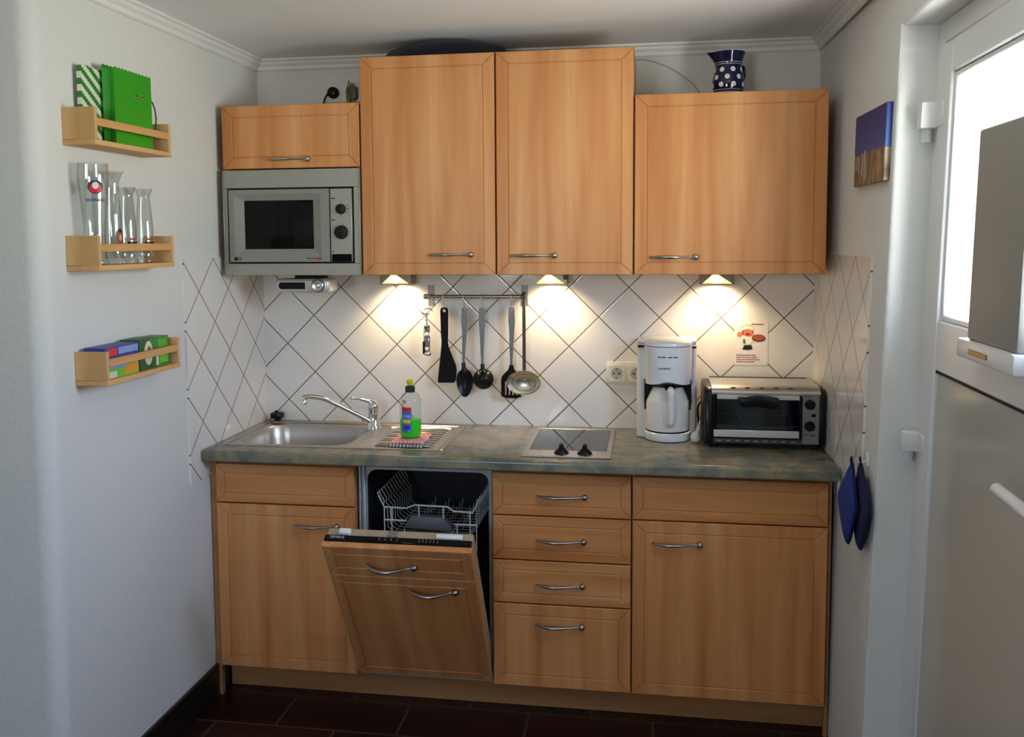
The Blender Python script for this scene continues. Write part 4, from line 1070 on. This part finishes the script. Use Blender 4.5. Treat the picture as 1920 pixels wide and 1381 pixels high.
tube(bm, [(cx+.004+.0806*math.cos(math.radians(a)), cy-.030+.0806*math.sin(math.radians(a)), z0+.322) for a in range(-160, -19, 6)], .0012, 6)
B(bm, cx-.098, cx-.074, cy-.033, cy-.0295, z0+.312, z0+.320); B(bm, cx+.083, cx+.099, cy-.033, cy-.0295, z0+.311, z0+.317)
fin(bm, 'vent_slot', M_black, t, smooth=False)
text('brand_lettering', 'ROWENTA', (cx-.008, cy-.030-.0806, z0+.250), .008, M_grey, t, bold=.0002)
bm = bmesh.new(); tube(bm, [(cx+.088, cy-.0305, z0+.315), (cx+.088, cy-.0305, z0+.19), (cx+.080, cy-.035, z0+.19)], .0008, 4); tube(bm, [(cx+.071, cy-.056, z0+.26), (cx+.071, cy-.056, z0+.205)], .0008, 4); fin(bm, 'level_line', M_grey, t)

# loose plug in front
t = thing('coffee_maker_plug', 'white mains plug lying on the worktop between coffee machine and toaster oven', 'plug', (1.612, -.225, ZW+.001))
bm = bmesh.new(); lathe(bm, [(.004, .045), (.006, .04), (.0075, .022), (.012, .012), (.0165, .004), (.0175, -.006), (.0165, -.010)], (0, 0, 0), 20)
bm.transform(Matrix.Translation((1.618, -.230, ZW+.022)) @ Matrix.Rotation(math.radians(28), 4, 'X') @ Matrix.Rotation(math.radians(12), 4, 'Y')); fin(bm, 'plug_body', M_white, t, angle=50)
bm = bmesh.new()
for s in (-1, 1): tube(bm, [(1.616+s*.0095, -.224, ZW+.014), (1.614+s*.0095, -.243, ZW+.0045)], .0024, 8)
fin(bm, 'pin', M_chrome, t)
bm = bmesh.new(); tube(bm, smooth_pts([(1.626, -.251, ZW+.062), (1.6305, -.244, ZW+.076), (1.634, -.20, ZW+.06), (1.6345, -.12, ZW+.006), (1.634, -.06, ZW+.005)], 6), .003, 8); fin(bm, 'cable', M_white, t, angle=60)

# ------------------------------------------------------------------ toaster oven
tx0, tx1, ty, tb = 1.642, 2.022, -.305, -.045
t = thing('toaster_oven', 'silver and black mini oven with glass door at the right end of the worktop', 'oven', (1.825, -.17, ZW+.001)); z0 = ZW+.001
bm = bmesh.new()   # black rounded end caps + underside
sidep = [(ty+.004, z0+.012), (ty+.0, z0+.03), (ty+.004, z0+.172), (ty+.02, z0+.192), (ty+.06, z0+.200), (tb-.04, z0+.197), (tb-.008, z0+.178), (tb, z0+.15), (tb, z0+.02), (tb-.01, z0+.012)]
prism(bm, sidep, 'x', tx0, tx0+.030, .006); fin(bm, 'end_cap', M_black, t, angle=40)
bm = bmesh.new(); prism(bm, sidep, 'x', tx1-.030, tx1, .010, seg=3); fin(bm, 'end_cap', M_black, t, angle=40)
bm = bmesh.new(); B(bm, tx0+.028, tx1-.024, ty+.014, tb-.01, z0+.010, z0+.020); B(bm, tx0+.028, tx1-.024, tb-.014, tb-.01, z0+.02, z0+.2)
fin(bm, 'underside', M_black, t)
for (xx, yy) in ((tx0+.03, ty+.03), (tx1-.03, ty+.03), (tx0+.03, tb-.03), (tx1-.03, tb-.03)):
    bm = bmesh.new(); lathe(bm, [(.012, z0), (.013, z0+.014)], (xx, yy, 0), 14); fin(bm, 'foot', M_black, t)
bm = bmesh.new()  # top shell
pf = [(ty+.001, z0+.182), (ty+.006, z0+.192), (ty+.022, z0+.2005), (ty+.06, z0+.2035), (tb-.04, z0+.201), (tb-.012, z0+.188), (tb-.012, z0+.18), (tb-.045, z0+.194), (ty+.06, z0+.196), (ty+.012, z0+.182)]
prism(bm, pf, 'x', tx0+.022, tx1-.018); B(bm, tx0+.024, 1.9475, ty, ty+.012, z0+.1735, z0+.184, .001)
fin(bm, 'top_cover', mat('oven_silver', (.50, .49, .46), .3, .8), t, angle=40)
bm = bmesh.new()
for k in range(5): B(bm, 1.725+k*.045, 1.740+k*.045, ty+.014, ty+.02, z0+.1975, z0+.1995)
fin(bm, 'vent_slot', M_black, t, smooth=False)
bm = bmesh.new(); B(bm, 1.948, tx1-.022, ty+.0, ty+.02, z0+.020, z0+.184, .001); cp_ = fin(bm, 'control_panel', mat('oven_panel', (.30, .30, .28), .35, .8), t)
for zz in (z0+.150, z0+.080):
    bm = bmesh.new(); lathe(bm, [(.0165, 0), (.0155, -.012), (.013, -.016), (.006, -.0165)], (1.971, ty, zz), 24, 'y'); B(bm, 1.9695, 1.9725, ty-.020, ty-.015, zz-.013, zz+.013, .001); fin(bm, 'dial', M_black, t)
bm = bmesh.new(); B(bm, 1.976, 1.990, ty-.004, ty, z0+.110, z0+.119, .001)
for zz in (z0+.150, z0+.080):
    for a in range(0, 360, 45): tube(bm, [(1.971+.0195*math.cos(math.radians(a)), ty-.0002, zz+.0195*math.sin(math.radians(a))), (1.971+.0215*math.cos(math.radians(a)), ty-.0002, zz+.0215*math.sin(math.radians(a)))], .0008, 4)
B(bm, 1.953, 1.975, ty-.0006, ty, z0+.175, z0+.177); B(bm, 1.972, 1.988, ty-.0006, ty, z0+.048, z0+.051); B(bm, 1.952, 1.965, ty-.0006, ty, z0+.050, z0+.052)
fin(bm, 'panel_marks', M_black, t, smooth=False)
bm = bmesh.new(); B(bm, tx0+.028, 1.948, ty+.001, ty+.016, z0+.018, z0+.034, .001); fin(bm, 'lower_trim', mat('trim_dark', (.09, .09, .1), .35, .6), t)
bm = bmesh.new()
for k in range(9): B(bm, 1.682+k*.029, 1.696+k*.029, ty-.0005, ty+.002, z0+.025, z0+.028)
fin(bm, 'lower_vent', M_steel, t, smooth=False)
gx0, gx1, gz0, gz1 = 1.668, 1.944, z0+.040, z0+.180
bm = bmesh.new(); B(bm, gx0+.004, gx1-.004, ty-.010, ty-.006, gz0+.008, gz1-.010); fin(bm, 'door_glass', M_oven, t, smooth=False)
bm = bmesh.new(); B(bm, gx0, gx0+.012, ty-.010, ty+.004, gz0, gz1, .001); B(bm, gx1-.006, gx1, ty-.010, ty+.004, gz0, gz1, .001)
fin(bm, 'door_frame', M_black, t)
bm = bmesh.new(); B(bm, gx0+.012, gx1-.006, ty-.011, ty-.004, gz1-.016, gz1-.004, .001); B(bm, gx0+.002, gx1-.006, ty-.012, ty-.003, gz0, gz0+.024, .002)
B(bm, gx0+.004, gx1-.008, ty-.0135, ty-.011, gz0+.009, gz0+.011)
fin(bm, 'door_rail', mat('bright_rail', (.80, .82, .82), .25, .6), t)
bm = bmesh.new()
prism(bm, [(1.744, z0+.172), (1.748, z0+.176), (1.80, z0+.181), (1.82, z0+.181), (1.868, z0+.174), (1.874, z0+.168), (1.872, z0+.150), (1.864, z0+.138), (1.855, z0+.137), (1.81, z0+.144), (1.765, z0+.141), (1.756, z0+.142), (1.749, z0+.152)], 'y', ty-.034, ty-.012, .004)
fin(bm, 'door_handle', M_black, t, angle=40)
bm = bmesh.new()
B(bm, gx0, gx0+.002, ty+.02, tb-.02, z0+.035, z0+.19); B(bm, gx1, gx1+.002, ty+.02, tb-.02, z0+.035, z0+.19); B(bm, gx0, gx1, tb-.022, tb-.02, z0+.035, z0+.19); B(bm, gx0, gx1, ty+.02, tb-.02, z0+.033, z0+.035)
fin(bm, 'oven_cavity', mat('cavity', (.10, .11, .12), .4, .6), t, smooth=False)
bm = bmesh.new()
for k in range(22): tube(bm, [(gx0+.012+k*.012, ty+.03, z0+.070), (gx0+.012+k*.012, tb-.03, z0+.070)], .0009, 4)
for yy in (ty+.028, tb-.03): tube(bm, [(gx0+.006, yy, z0+.071), (gx1-.006, yy, z0+.071)], .0018, 6)
fin(bm, 'wire_shelf', M_steel, t, angle=60)
bm = bmesh.new(); tube(bm, [(gx0+.01, ty+.10, z0+.155), (gx1-.01, ty+.10, z0+.155)], .004, 8); tube(bm, [(gx0+.01, ty+.10, z0+.05), (gx1-.01, ty+.10, z0+.05)], .004, 8); fin(bm, 'heating_rod', M_steel, t, angle=60)
bm = bmesh.new(); tube(bm, smooth_pts([(1.640, -.07, z0+.11), (1.632, -.062, z0+.09), (1.634, -.058, z0+.05), (1.636, -.052, z0+.030), (1.6415, -.05, z0+.028)], 5), .003, 8); fin(bm, 'cable', M_black, t, angle=60)

# ------------------------------------------------------------------ jug on the cabinet
jx, jy, jz = 1.712, -.20, ZRR+.0005
t = thing('polka_dot_jug', 'dark blue ceramic jug with white polka dots on the wide cabinet', 'jug', (jx, jy, jz))
jp = [(a_, b_*1.12) for a_, b_ in [(.036, 0), (.040, .004), (.048, .020), (.0515, .038), (.051, .052), (.046, .075), (.0425, .092), (.044, .105), (.050, .122), (.0535, .132)]]
def jr(h):
    for (r0, h0), (r1, h1) in zip(jp, jp[1:]):
        if h0 <= h <= h1: return r0+(r1-r0)*(h-h0)/(h1-h0)
    return jp[-1][0]
bm = bmesh.new(); seg = 48; rings = []
prof = [(p[0], p[1], 1) for p in smooth_pts([(a, b, 0) for a, b in jp], 3)] if False else None
P3 = smooth_pts([(a, b, 0) for a, b in jp], 3); out = [(p.x, p.y) for p in P3]; inn = [(p.x-.004, p.y) for p in P3[::-1] if p.y > .01]
for (r_, h) in out+inn:
    ring = []
    for k in range(seg):
        a = 2*PI*k/seg; d = abs(((a-PI+PI) % (2*PI))-PI)   # spout direction = -x
        sp = math.exp(-(d/.28)**2)*max(0, (h-.106)/.042)**1.5*.017
        ring.append(bm.verts.new((jx+(r_+sp)*math.cos(a), jy+(r_+sp)*math.sin(a), jz+h+sp*.15)))
    rings.append(ring)
for A_, B_ in zip(rings, rings[1:]):
    for k in range(seg): bm.faces.new((A_[k], A_[(k+1) % seg], B_[(k+1) % seg], B_[k]))
bm.faces.new(rings[0][::-1]); bm.faces.new(rings[-1])
fin(bm, 'jug_body', M_navy, t, angle=60)
bm = bmesh.new()
for row, (h, n_, o_) in enumerate(((.042, 8, 0), (.066, 8, .5), (.090, 8, 0))):
    for k in range(n_):
        a0 = 2*PI*(k+o_)/n_+.25; hh = h; rd = .0082
        ring = []; c = None
        for j in range(14):
            b = 2*PI*j/14; h2 = hh+rd*math.sin(b); rr_ = jr(h2)+.0006; a = a0+rd*math.cos(b)/rr_
            ring.append(bm.verts.new((jx+rr_*math.cos(a), jy+rr_*math.sin(a), jz+h2)))
        rr_ = jr(hh)+.0010; c = bm.verts.new((jx+rr_*math.cos(a0), jy+rr_*math.sin(a0), jz+hh))
        for j in range(14): bm.faces.new((ring[j], ring[(j+1) % 14], c))
for h in (.019, .026, .108, .114):
    tube(bm, [(jx+(jr(h)+.0002)*math.cos(2*PI*i/48), jy+(jr(h)+.0002)*math.sin(2*PI*i/48), jz+h) for i in range(48)], .0008, 5, closed=True)
fin(bm, 'dots_and_bands', M_dot, t, angle=60)
bm = bmesh.new()
tube(bm, smooth_pts([(jx+.035, jy+.030, jz+.112), (jx+.052, jy+.055, jz+.108), (jx+.055, jy+.062, jz+.08), (jx+.045, jy+.052, jz+.052), (jx+.035, jy+.036, jz+.045)], 5), .006, 10); fin(bm, 'jug_handle', M_navy, t, angle=60)

# dark blue bowl lying on the tall cabinets
bm = bmesh.new()
lathe(bm, [(.195, 0), (.197, .004), (.190, .016), (.165, .042), (.12, .062), (.06, .070), (.02, .071)], (.775, -.19, ZT+.0005), 48, sx=1.22)
for v in bm.verts: v.co.y = -.19+(v.co.y+.19)*.80
tag(fin(bm, 'upturned_bowl', M_bowl, loc=(.75, -.19, ZT)), 'very dark blue shallow upturned bowl on top of the tall cabinets', 'bowl')

# ------------------------------------------------------------------ wall shelves on the left
def shelf(label, y0, y1, z0, zt, tilt):
    t = thing('spice_shelf', label, 'shelf', (.0, (y0+y1)/2, z0), 'pine shelves on the left wall')
    D = .090
    bm = bmesh.new(); B(bm, .0005, D, y0, y1, z0, z0+.013, .001); fin(bm, 'bottom_board', M_pine, t)
    for ya, yb in ((y0, y0+.013), (y1-.013, y1)):
        bm = bmesh.new(); B(bm, .0005, D, ya, yb, z0+.0132, zt, .001); fin(bm, 'end_panel', M_pinez, t)
    bm = bmesh.new(); zr = zt-.034 if not tilt else zt-.045
    B(bm, D-.011, D, y0+.0132, y1-.0132, z0+.048, z0+.068, .001); fin(bm, 'front_rail', M_pine, t)
    return t
S1 = (-1.212, -.832, 1.828, 1.922); S2 = (-1.218, -.836, 1.511, 1.600); S3 = (-1.202, -.821, 1.214, 1.302)
shelf('small pine shelf holding the green bag, uppermost on the left wall', *S1, 0)
shelf('small pine shelf holding beer glasses, middle one on the left wall', *S2, 0)
shelf('small pine shelf holding tea boxes, lowest on the left wall', *S3, 0)
# green bag
sz = S1[2]+.0132
t = thing('gift_bag', 'bright green plastic bag with zigzag top edge and eyelets on the top shelf', 'bag', (.05, -1.0, sz))
def zig(y0, y1, z, n, amp=.004):
    p = []
    for i in range(2*n+1): p.append((y0+(y1-y0)*i/(2*n), z+(amp if i % 2 else 0)))
    return p
bm = bmesh.new()
bx_, by0_, by1_ = .066, -1.078, -.893; zt_ = 2.042
poly = [(by0_, sz), (by1_, sz)] + zig(by1_, by0_, zt_, 11)
prism(bm, poly, 'x', bx_, bx_+.0012)
poly = [(by0_, sz), (by1_, sz)] + zig(by1_, by0_, zt_+.008, 11)
prism(bm, poly, 'x', bx_-.034, bx_-.0328)
for yy in (by0_, by1_):
    quad(bm, [(bx_, yy, sz), (bx_, yy, zt_), (bx_-.016, yy+(.008 if yy < -1 else -.008), zt_), (bx_-.016, yy+(.008 if yy < -1 else -.008), sz)])
    quad(bm, [(bx_-.033, yy, sz), (bx_-.033, yy, zt_), (bx_-.016, yy+(.008 if yy < -1 else -.008), zt_), (bx_-.016, yy+(.008 if yy < -1 else -.008), sz)])
B(bm, bx_-.033, bx_, by0_, by1_, sz+.0001, sz+.001)
fin(bm, 'bag_body', M_greenb, t, smooth=False)
for yy in (-.975, -.945):
    bm = bmesh.new(); lathe(bm, [(.0055, .0014), (.0055, .0028), (.003, .0034)], (bx_, yy, 1.982), 14, 'x'); e = fin(bm, 'eyelet', M_chrome, t)
    bm = bmesh.new(); lathe(bm, [(.0028, .0030), (.0028, .0038)], (bx_, yy, 1.982), 10, 'x'); fin(bm, 'eyelet_hole', M_black, e)
bm = bmesh.new(); tube(bm, smooth_pts([(bx_-.012, -.893, 1.99), (bx_-.008, -.868, 1.975), (bx_-.006, -.858, 1.935), (bx_-.008, -.866, 1.90), (bx_-.012, -.885, 1.893)], 6), .0022, 8); fin(bm, 'cord_handle', M_greend, t, angle=60)
# striped napkin bag
def stripes():
    m = mat('green_white_stripes', (.8, .8, .8), .6); n = NT(m)
    tc = n.t.nodes.new('ShaderNodeTexCoord'); sp = n.t.nodes.new('ShaderNodeSeparateXYZ'); n.l(tc.outputs['Object'], sp.inputs[0])
    zg = n.math('MULTIPLY', n.math('PINGPONG', n.math('MULTIPLY', sp.outputs[1], 1), .004), 1.)
    a = n.math('ADD', n.math('ADD', sp.outputs[2], n.math('MULTIPLY', sp.outputs[1], .7)), zg)
    f = n.math('GREATER_THAN', n.math('PINGPONG', a, .0165), .0085)
    n.col(n.mix(f, hx('dcdcd0'), hx('2f7a1c'))); return m
t = thing('napkin_pack', 'white and green zigzag striped paper pack standing beside the green bag on the top shelf', 'napkin pack', (.035, -1.15, sz))
bm = bmesh.new(); poly = [(-1.160, sz), (-1.035, sz)] + zig(-1.035, -1.160, 2.034, 6, .005)
prism(bm, poly, 'x', .012, .0245)
fin(bm, 'pack_body', stripes(), t, smooth=False)

# beer glasses
gz = S2[2]+.0132
def glass(label, x, y, prof, th=.0022):
    t = thing('beer_glass', label, 'glass', (x, y, gz), 'beer glasses on the middle shelf')
    bm = bmesh.new(); P = [(p.x, p.y) for p in smooth_pts([(a, b, 0) for a, b in prof], 3)]
    inn = [(max(r-th, .002), max(h, .016)) for r, h in P[::-1] if h > .014]
    lathe(bm, [(r, gz+h) for r, h in P]+[(r, gz+h) for r, h in inn], (x, y, 0), 32)
    fin(bm, 'glass_body', M_drink, t, angle=60); return t, P
def rad_at(P, h):
    for (r0, h0), (r1, h1) in zip(P, P[1:]):
        if h0 <= h <= h1: return r0+(r1-r0)*(h-h0)/(max(h1-h0, 1e-6))
    return P[-1][0]
def decal(t, name, P, x, y, a0, a1, h0, h1, m, ell_=False, off=.0006):
    bm = bmesh.new(); n = 14
    if ell_:
        ac, hc, ra, rh = (a0+a1)/2, (h0+h1)/2, (a1-a0)/2, (h1-h0)/2; ring = []
        for j in range(20):
            b = 2*PI*j/20; h = hc+rh*math.sin(b); a = math.radians(ac+ra*math.cos(b)); r = rad_at(P, h)+off
            ring.append(bm.verts.new((x+r*math.cos(a), y+r*math.sin(a), gz+h)))
        r = rad_at(P, hc)+off+.0008; c = bm.verts.new((x+r*math.cos(math.radians(ac)), y+r*math.sin(math.radians(ac)), gz+hc))
        for j in range(20): bm.faces.new((ring[j], ring[(j+1) % 20], c))
    else:
        R = []
        for i in range(n+1):
            a = math.radians(a0+(a1-a0)*i/n); R.append([bm.verts.new((x+(rad_at(P, h)+off)*math.cos(a), y+(rad_at(P, h)+off)*math.sin(a), gz+h)) for h in (h0, h1)])
        for i in range(n): bm.faces.new((R[i][0], R[i+1][0], R[i+1][1], R[i][1]))
    return fin(bm, name, m, t)
# big one with crest
gx, gy = .045, -1.158
t, P = glass('large weissbier glass with red and blue crest on the middle shelf', gx, gy,
             [(.030, 0), (.032, .004), (.031, .012), (.027, .03), (.0275, .08), (.032, .15), (.0365, .20), (.0385, .225), (.037, .262)])
decal(t, 'crest', P, gx, gy, -80, -20, .182, .216, mat('crest_blue', hx('262c50'), .4), True, .0006)
decal(t, 'crest', P, gx, gy, -72, -28, .184, .210, M_redb, True, .0011)
decal(t, 'crest', P, gx, gy, -62, -38, .194, .212, M_dot, True, .0017)
bm = bmesh.new()
tt = text('brand_lettering', 'ERDINGER', (0, 0, 0), .0105, M_blue, t, rot=(PI/2, 0, 0), bold=.0002)
for v in tt.data.vertices:   # wrap the word round the glass
    lx = v.co.x+t['_org'][0]; lz = v.co.z+t['_org'][2]; a = math.radians(-50)+lx/.034; r_ = rad_at(P, .166)+.0008
    v.co = Vector((gx+r_*math.cos(a), gy+r_*math.sin(a), gz+.166+lz))-Vector(t['_org'])
gx, gy = .050, -1.082
t, P = glass('second tall beer glass with flared rim directly beside the crest glass', gx, gy,
             [(.029, 0), (.031, .004), (.029, .012), (.0225, .028), (.0235, .06), (.0225, .12), (.0185, .18), (.0185, .215), (.024, .232), (.031, .246)])
decal(t, 'badge', P, gx, gy, -45, 12, .048, .095, mat('badge_black', hx('201512'), .4), True)
decal(t, 'badge', P, gx, gy, -35, 4, .054, .086, M_red, True, .0011)
decal(t, 'badge', P, gx, gy, -25, -5, .062, .080, mat('badge_gold', hx('c9a062'), .4), True, .0016)
small = [(.025, 0), (.026, .004), (.025, .010), (.0215, .022), (.024, .05), (.0235, .10), (.020, .15), (.0175, .178), (.0175, .188), (.022, .200), (.0245, .208)]
for (gx, gy, lb_) in ((.048, -1.010, 'short beer glass between the tall flared glass and the last glass'), (.050, -.925, 'last short beer glass at the right end of the middle shelf')):
    t, P = glass(lb_, gx, gy, small)
    decal(t, 'print_band', P, gx, gy, -60, 15, .052, .060, M_black)
    decal(t, 'print_band', P, gx, gy, -45, 0, .064, .070, M_red)
# tea boxes
tz = S3[2]+.0132
def tea(label, x0, x1, y0, y1, h, m, pr):
    t = thing('tea_box', label, 'box', ((x0+x1)/2, (y0+y1)/2, tz), 'tea boxes on the lowest shelf')
    bm = bmesh.new(); B(bm, x0, x1, y0, y1, tz, tz+h, .0006); fin(bm, 'carton', m, t)
    for i_, (a, b, c, d, mm) in enumerate(pr):
        bm = bmesh.new(); w = y1-y0
        B(bm, x1-.0002, x1+.0005+.0003*i_, y0+w*a, y0+w*b, tz+h*c, tz+h*d); fin(bm, 'print', mm, t, smooth=False)
    return t
M_cr = mat('cream_print', hx('d8d2bc'), .5)
t = tea('blue tea box with red badge and yellow picture, nearest on the lowest shelf', .014, .074, -1.182, -1.022, .082, mat('carton_blue', hx('2a3f8e'), .45),
        [(.06, .34, .72, .95, M_redb), (.38, .98, .74, .96, M_bluel), (.06, .98, .0, .34, M_greenl), (.55, .97, .05, .45, mat('orange_print', hx('d89a26'), .5)), (.10, .62, .30, .52, M_bluel), (.02, .30, .02, .22, M_cr)])
t = tea('dark green tea box with white round picture, in the middle of the lowest shelf', .014, .072, -1.014, -.932, .086, mat('carton_dgreen', hx('14552a'), .45),
        [(.60, .98, .60, .95, M_green)])
bm = bmesh.new(); prism(bm, ell(-.968, tz+.045, .022, .034), 'x', .0721, .0729); fin(bm, 'picture', M_cr, t, smooth=False)
bm = bmesh.new(); prism(bm, ell(-.964, tz+.050, .010, .014), 'x', .0729, .0735); fin(bm, 'picture', M_brass, t, smooth=False)
tea('light green tea box, furthest on the lowest shelf', .014, .070, -.928, -.852, .084, mat('carton_lgreen', hx('2f8a2c'), .45),
    [(.06, .24, .05, .5, M_cr), (.3, .95, .1, .5, M_greenl), (.2, .9, .65, .9, mat('lime_print', hx('4faa2c'), .5))])

# ------------------------------------------------------------------ canvas picture on the right wall
def canvas_mat():
    m = mat('beach_photo', (.1, .2, .5), .45); n = NT(m)
    tc = n.t.nodes.new('ShaderNodeTexCoord'); sp = n.t.nodes.new('ShaderNodeSeparateXYZ'); n.l(tc.outputs['Object'], sp.inputs[0])
    sky = n.ramp(n.math('DIVIDE', sp.outputs[2], .2), [(.45, hx('1c4a86')), (.62, hx('123c86')), (1., hx('08246e'))])
    v = n.coords((1, 26, 9)); ns = n.noise(v, 1.2, 4, .7)
    sand = n.ramp(ns, [(.35, hx('2c2420')), (.5, hx('7a6248')), (.6, hx('a08a70'))])
    hz = n.math('GREATER_THAN', sp.outputs[2], n.math('ADD', .083, n.math('MULTIPLY', n.noise(v, 2., 2), .012)))
    n.col(n.mix(hz, sand, sky)); return m
cxw = XR
t = thing('canvas_picture', 'small canvas print of beach chairs under blue sky on the right wall', 'picture', (XR, -.76, 1.718))
bm = bmesh.new(); B(bm, XR-.0155, XR+.002, -.920, -.602, 1.722, 1.915, .001); fin(lean(bm), 'canvas', canvas_mat(), t)
bm = bmesh.new()
for (a, b, c, d) in ((-.640, -.628, 1.765, 1.800), (-.668, -.655, 1.755, 1.800), (-.700, -.684, 1.745, 1.806), (-.735, -.716, 1.735, 1.812)):
    B(bm, XR-.0162, XR-.0155, a, b, c, d)
fin(lean(bm), 'beach_chair_print', mat('chair_print', hx('9a968c'), .5), t, smooth=False)

# ------------------------------------------------------------------ pot holder on hook
t = thing('wall_hook', 'small white hook on the right wall above the pot holder', 'hook', (XR-.006, -.85, 1.0))
bm = bmesh.new(); B(bm, XR-.008, XR+.002, -.866, -.848, .985, 1.02, .002); tube(bm, smooth_pts([(XR-.006, -.857, .998), (XR-.018, -.857, .992), (XR-.026, -.857, .998), (XR-.027, -.857, 1.008)], 4), .0022, 8)
fin(lean(bm), 'hook_body', M_white, t)
def mitt_half(x0, tilt, m, lab, sg, dy=0.):
    t = thing('pot_holder', lab, 'pot holder', (XR-.02, -.85, .99), 'dark blue pot holders on the hook')
    bm = bmesh.new(); out = [(-.857, .990), (-.835, .968), (-.775, .905), (-.745, .872), (-.742, .855), (-.775, .81), (-.820, .770), (-.848, .752), (-.866, .752), (-.885, .772), (-.915, .83), (-.935, .872), (-.932, .89), (-.905, .93), (-.872, .975)]
    out = [(a+dy*(1-max(0, (b-.93)/.06)), .990-(.990-b)*.90) for a, b in out]; c = (-.845+dy, .880); rings = []
    for q_, d in ((1., 0.), (.985, .006), (.93, .010), (.6, .012), (.25, .013)):
        for s in ((1,) if False else (1,)): pass
        rings.append([(c[0]+(p[0]-c[0])*q_, c[1]+(p[1]-c[1])*q_, d) for p in out])
    F = []; K = []
    for r_ in rings:
        F.append([bm.verts.new((x0-d*.8-tilt*(y+.95), y, z)) for y, z, d in r_]); K.append([bm.verts.new((x0+d*.5-tilt*(y+.95), y, z)) for y, z, d in r_])
    n_ = len(out)
    for R_ in (F, K):
        for a, b in zip(R_, R_[1:]):
            for k in range(n_): bm.faces.new((a[k], a[(k+1) % n_], b[(k+1) % n_], b[k]))
        bm.faces.new(R_[-1])
    for k in range(n_): bm.faces.new((F[0][k], F[0][(k+1) % n_], K[0][(k+1) % n_], K[0][k]))
    fin(lean(bm), 'quilted_pad', m, t, angle=40)
    bm = bmesh.new(); pts = [(x0-tilt*(y+.95), y, z) for y, z in out]
    tube(bm, pts, .004, 8, closed=True); fin(lean(bm), 'edge_binding', M_navyd, t, angle=60)
    bm = bmesh.new(); tube(bm, smooth_pts([(x0-tilt*.10-.002, -.852, .985), (x0-tilt*.1-.003, -.850, 1.000), (x0-tilt*.1-.003, -.857, 1.008), (x0-tilt*.1-.003, -.864, 1.0), (x0-tilt*.1-.002, -.864, .985)], 4), .0025, 8); fin(lean(bm), 'hanging_loop', M_navyd, t, angle=60)
    return t
def quilt(name, c):
    m = mat(name, c, .9); n = NT(m); v = n.coords()
    sp = n.t.nodes.new('ShaderNodeSeparateXYZ'); n.l(v, sp.inputs[0])
    a = n.math('PINGPONG', n.math('ADD', sp.outputs[1], sp.outputs[2]), .012); b = n.math('PINGPONG', n.math('SUBTRACT', sp.outputs[1], sp.outputs[2]), .012)
    n.bump(n.math('POWER', n.math('MULTIPLY', n.math('MINIMUM', a, b), 80), .5), .8, .004); return m
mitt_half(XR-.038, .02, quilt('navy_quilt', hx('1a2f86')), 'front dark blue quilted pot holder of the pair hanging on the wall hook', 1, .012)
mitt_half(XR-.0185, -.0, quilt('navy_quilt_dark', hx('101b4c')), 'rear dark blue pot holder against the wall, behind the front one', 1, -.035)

# ------------------------------------------------------------------ world, lights, camera
W = bpy.data.worlds.new('World'); S.world = W; W.use_nodes = True; nt = W.node_tree
bg = nt.nodes['Background']
tc = nt.nodes.new('ShaderNodeTexCoord'); sp = nt.nodes.new('ShaderNodeSeparateXYZ'); rp = nt.nodes.new('ShaderNodeValToRGB'); mr = nt.nodes.new('ShaderNodeMapRange')
nt.links.new(tc.outputs['Generated'], sp.inputs[0]); nt.links.new(sp.outputs[2], mr.inputs['Value']); mr.inputs['From Min'].default_value = -1; mr.inputs['From Max'].default_value = 1
nt.links.new(mr.outputs[0], rp.inputs[0]); e = rp.color_ramp.elements
e[0].position = .25; e[0].color = (.47, .47, .42, 1); e[1].position = .80; e[1].color = (.20, .28, .44, 1)
k = e.new(.50); k.color = (.55, .57, .53, 1); k = e.new(.56); k.color = (.40, .45, .52, 1); k = e.new(.66); k.color = (.32, .40, .56, 1)
nt.links.new(rp.outputs[0], bg.inputs['Color']); bg.inputs['Strength'].default_value = 54.
def portal(loc, rot, sx, sy):
    L = bpy.data.lights.new('window_portal', 'AREA'); L.shape = 'RECTANGLE'; L.size = sx; L.size_y = sy; L.cycles.is_portal = True
    o = bpy.data.objects.new('window_portal', L); COL.objects.link(o); o.location = loc; o.rotation_euler = rot
portal((DX+.06, -1.465, 1.67), (0, PI/2, 0), .57, .76)
portal((.4, YR-.2, 1.625), (PI/2, 0, 0), .8, .75)

cam = bpy.data.cameras.new('Camera'); co = bpy.data.objects.new('Camera', cam); COL.objects.link(co)
yaw, pit, rol = -.1623, -.0809, -.0074
f = Vector((math.sin(yaw)*math.cos(pit), math.cos(yaw)*math.cos(pit), math.sin(pit)))
r = Vector((math.cos(yaw), -math.sin(yaw), 0)); u = r.cross(f)
Rv = r*math.cos(rol)+u*math.sin(rol); Uv = -r*math.sin(rol)+u*math.cos(rol)
mw = Matrix(((Rv.x, Uv.x, -f.x, 1.4631), (Rv.y, Uv.y, -f.y, -3.3943), (Rv.z, Uv.z, -f.z, 1.5823), (0, 0, 0, 1)))
co.matrix_world = mw
cam.sensor_width = 36; cam.sensor_fit = 'HORIZONTAL'; cam.lens = 1757.09/1920*36
cam.shift_x = (960-931.5085)/1920; cam.shift_y = (591.5158-690.5)/1920
cam.clip_start = .02
S.camera = co
S.view_settings.view_transform = 'Standard'; S.view_settings.look = 'None'; S.view_settings.gamma = 1; S.view_settings.use_curve_mapping = False
S.view_settings.exposure = 0.
S.cycles.use_denoising = True
S.cycles.max_bounces = 10; S.cycles.diffuse_bounces = 5; S.cycles.transparent_max_bounces = 16
S.cycles.sample_clamp_indirect = 6
for o in bpy.data.objects:
    if '_org' in o: del o['_org']
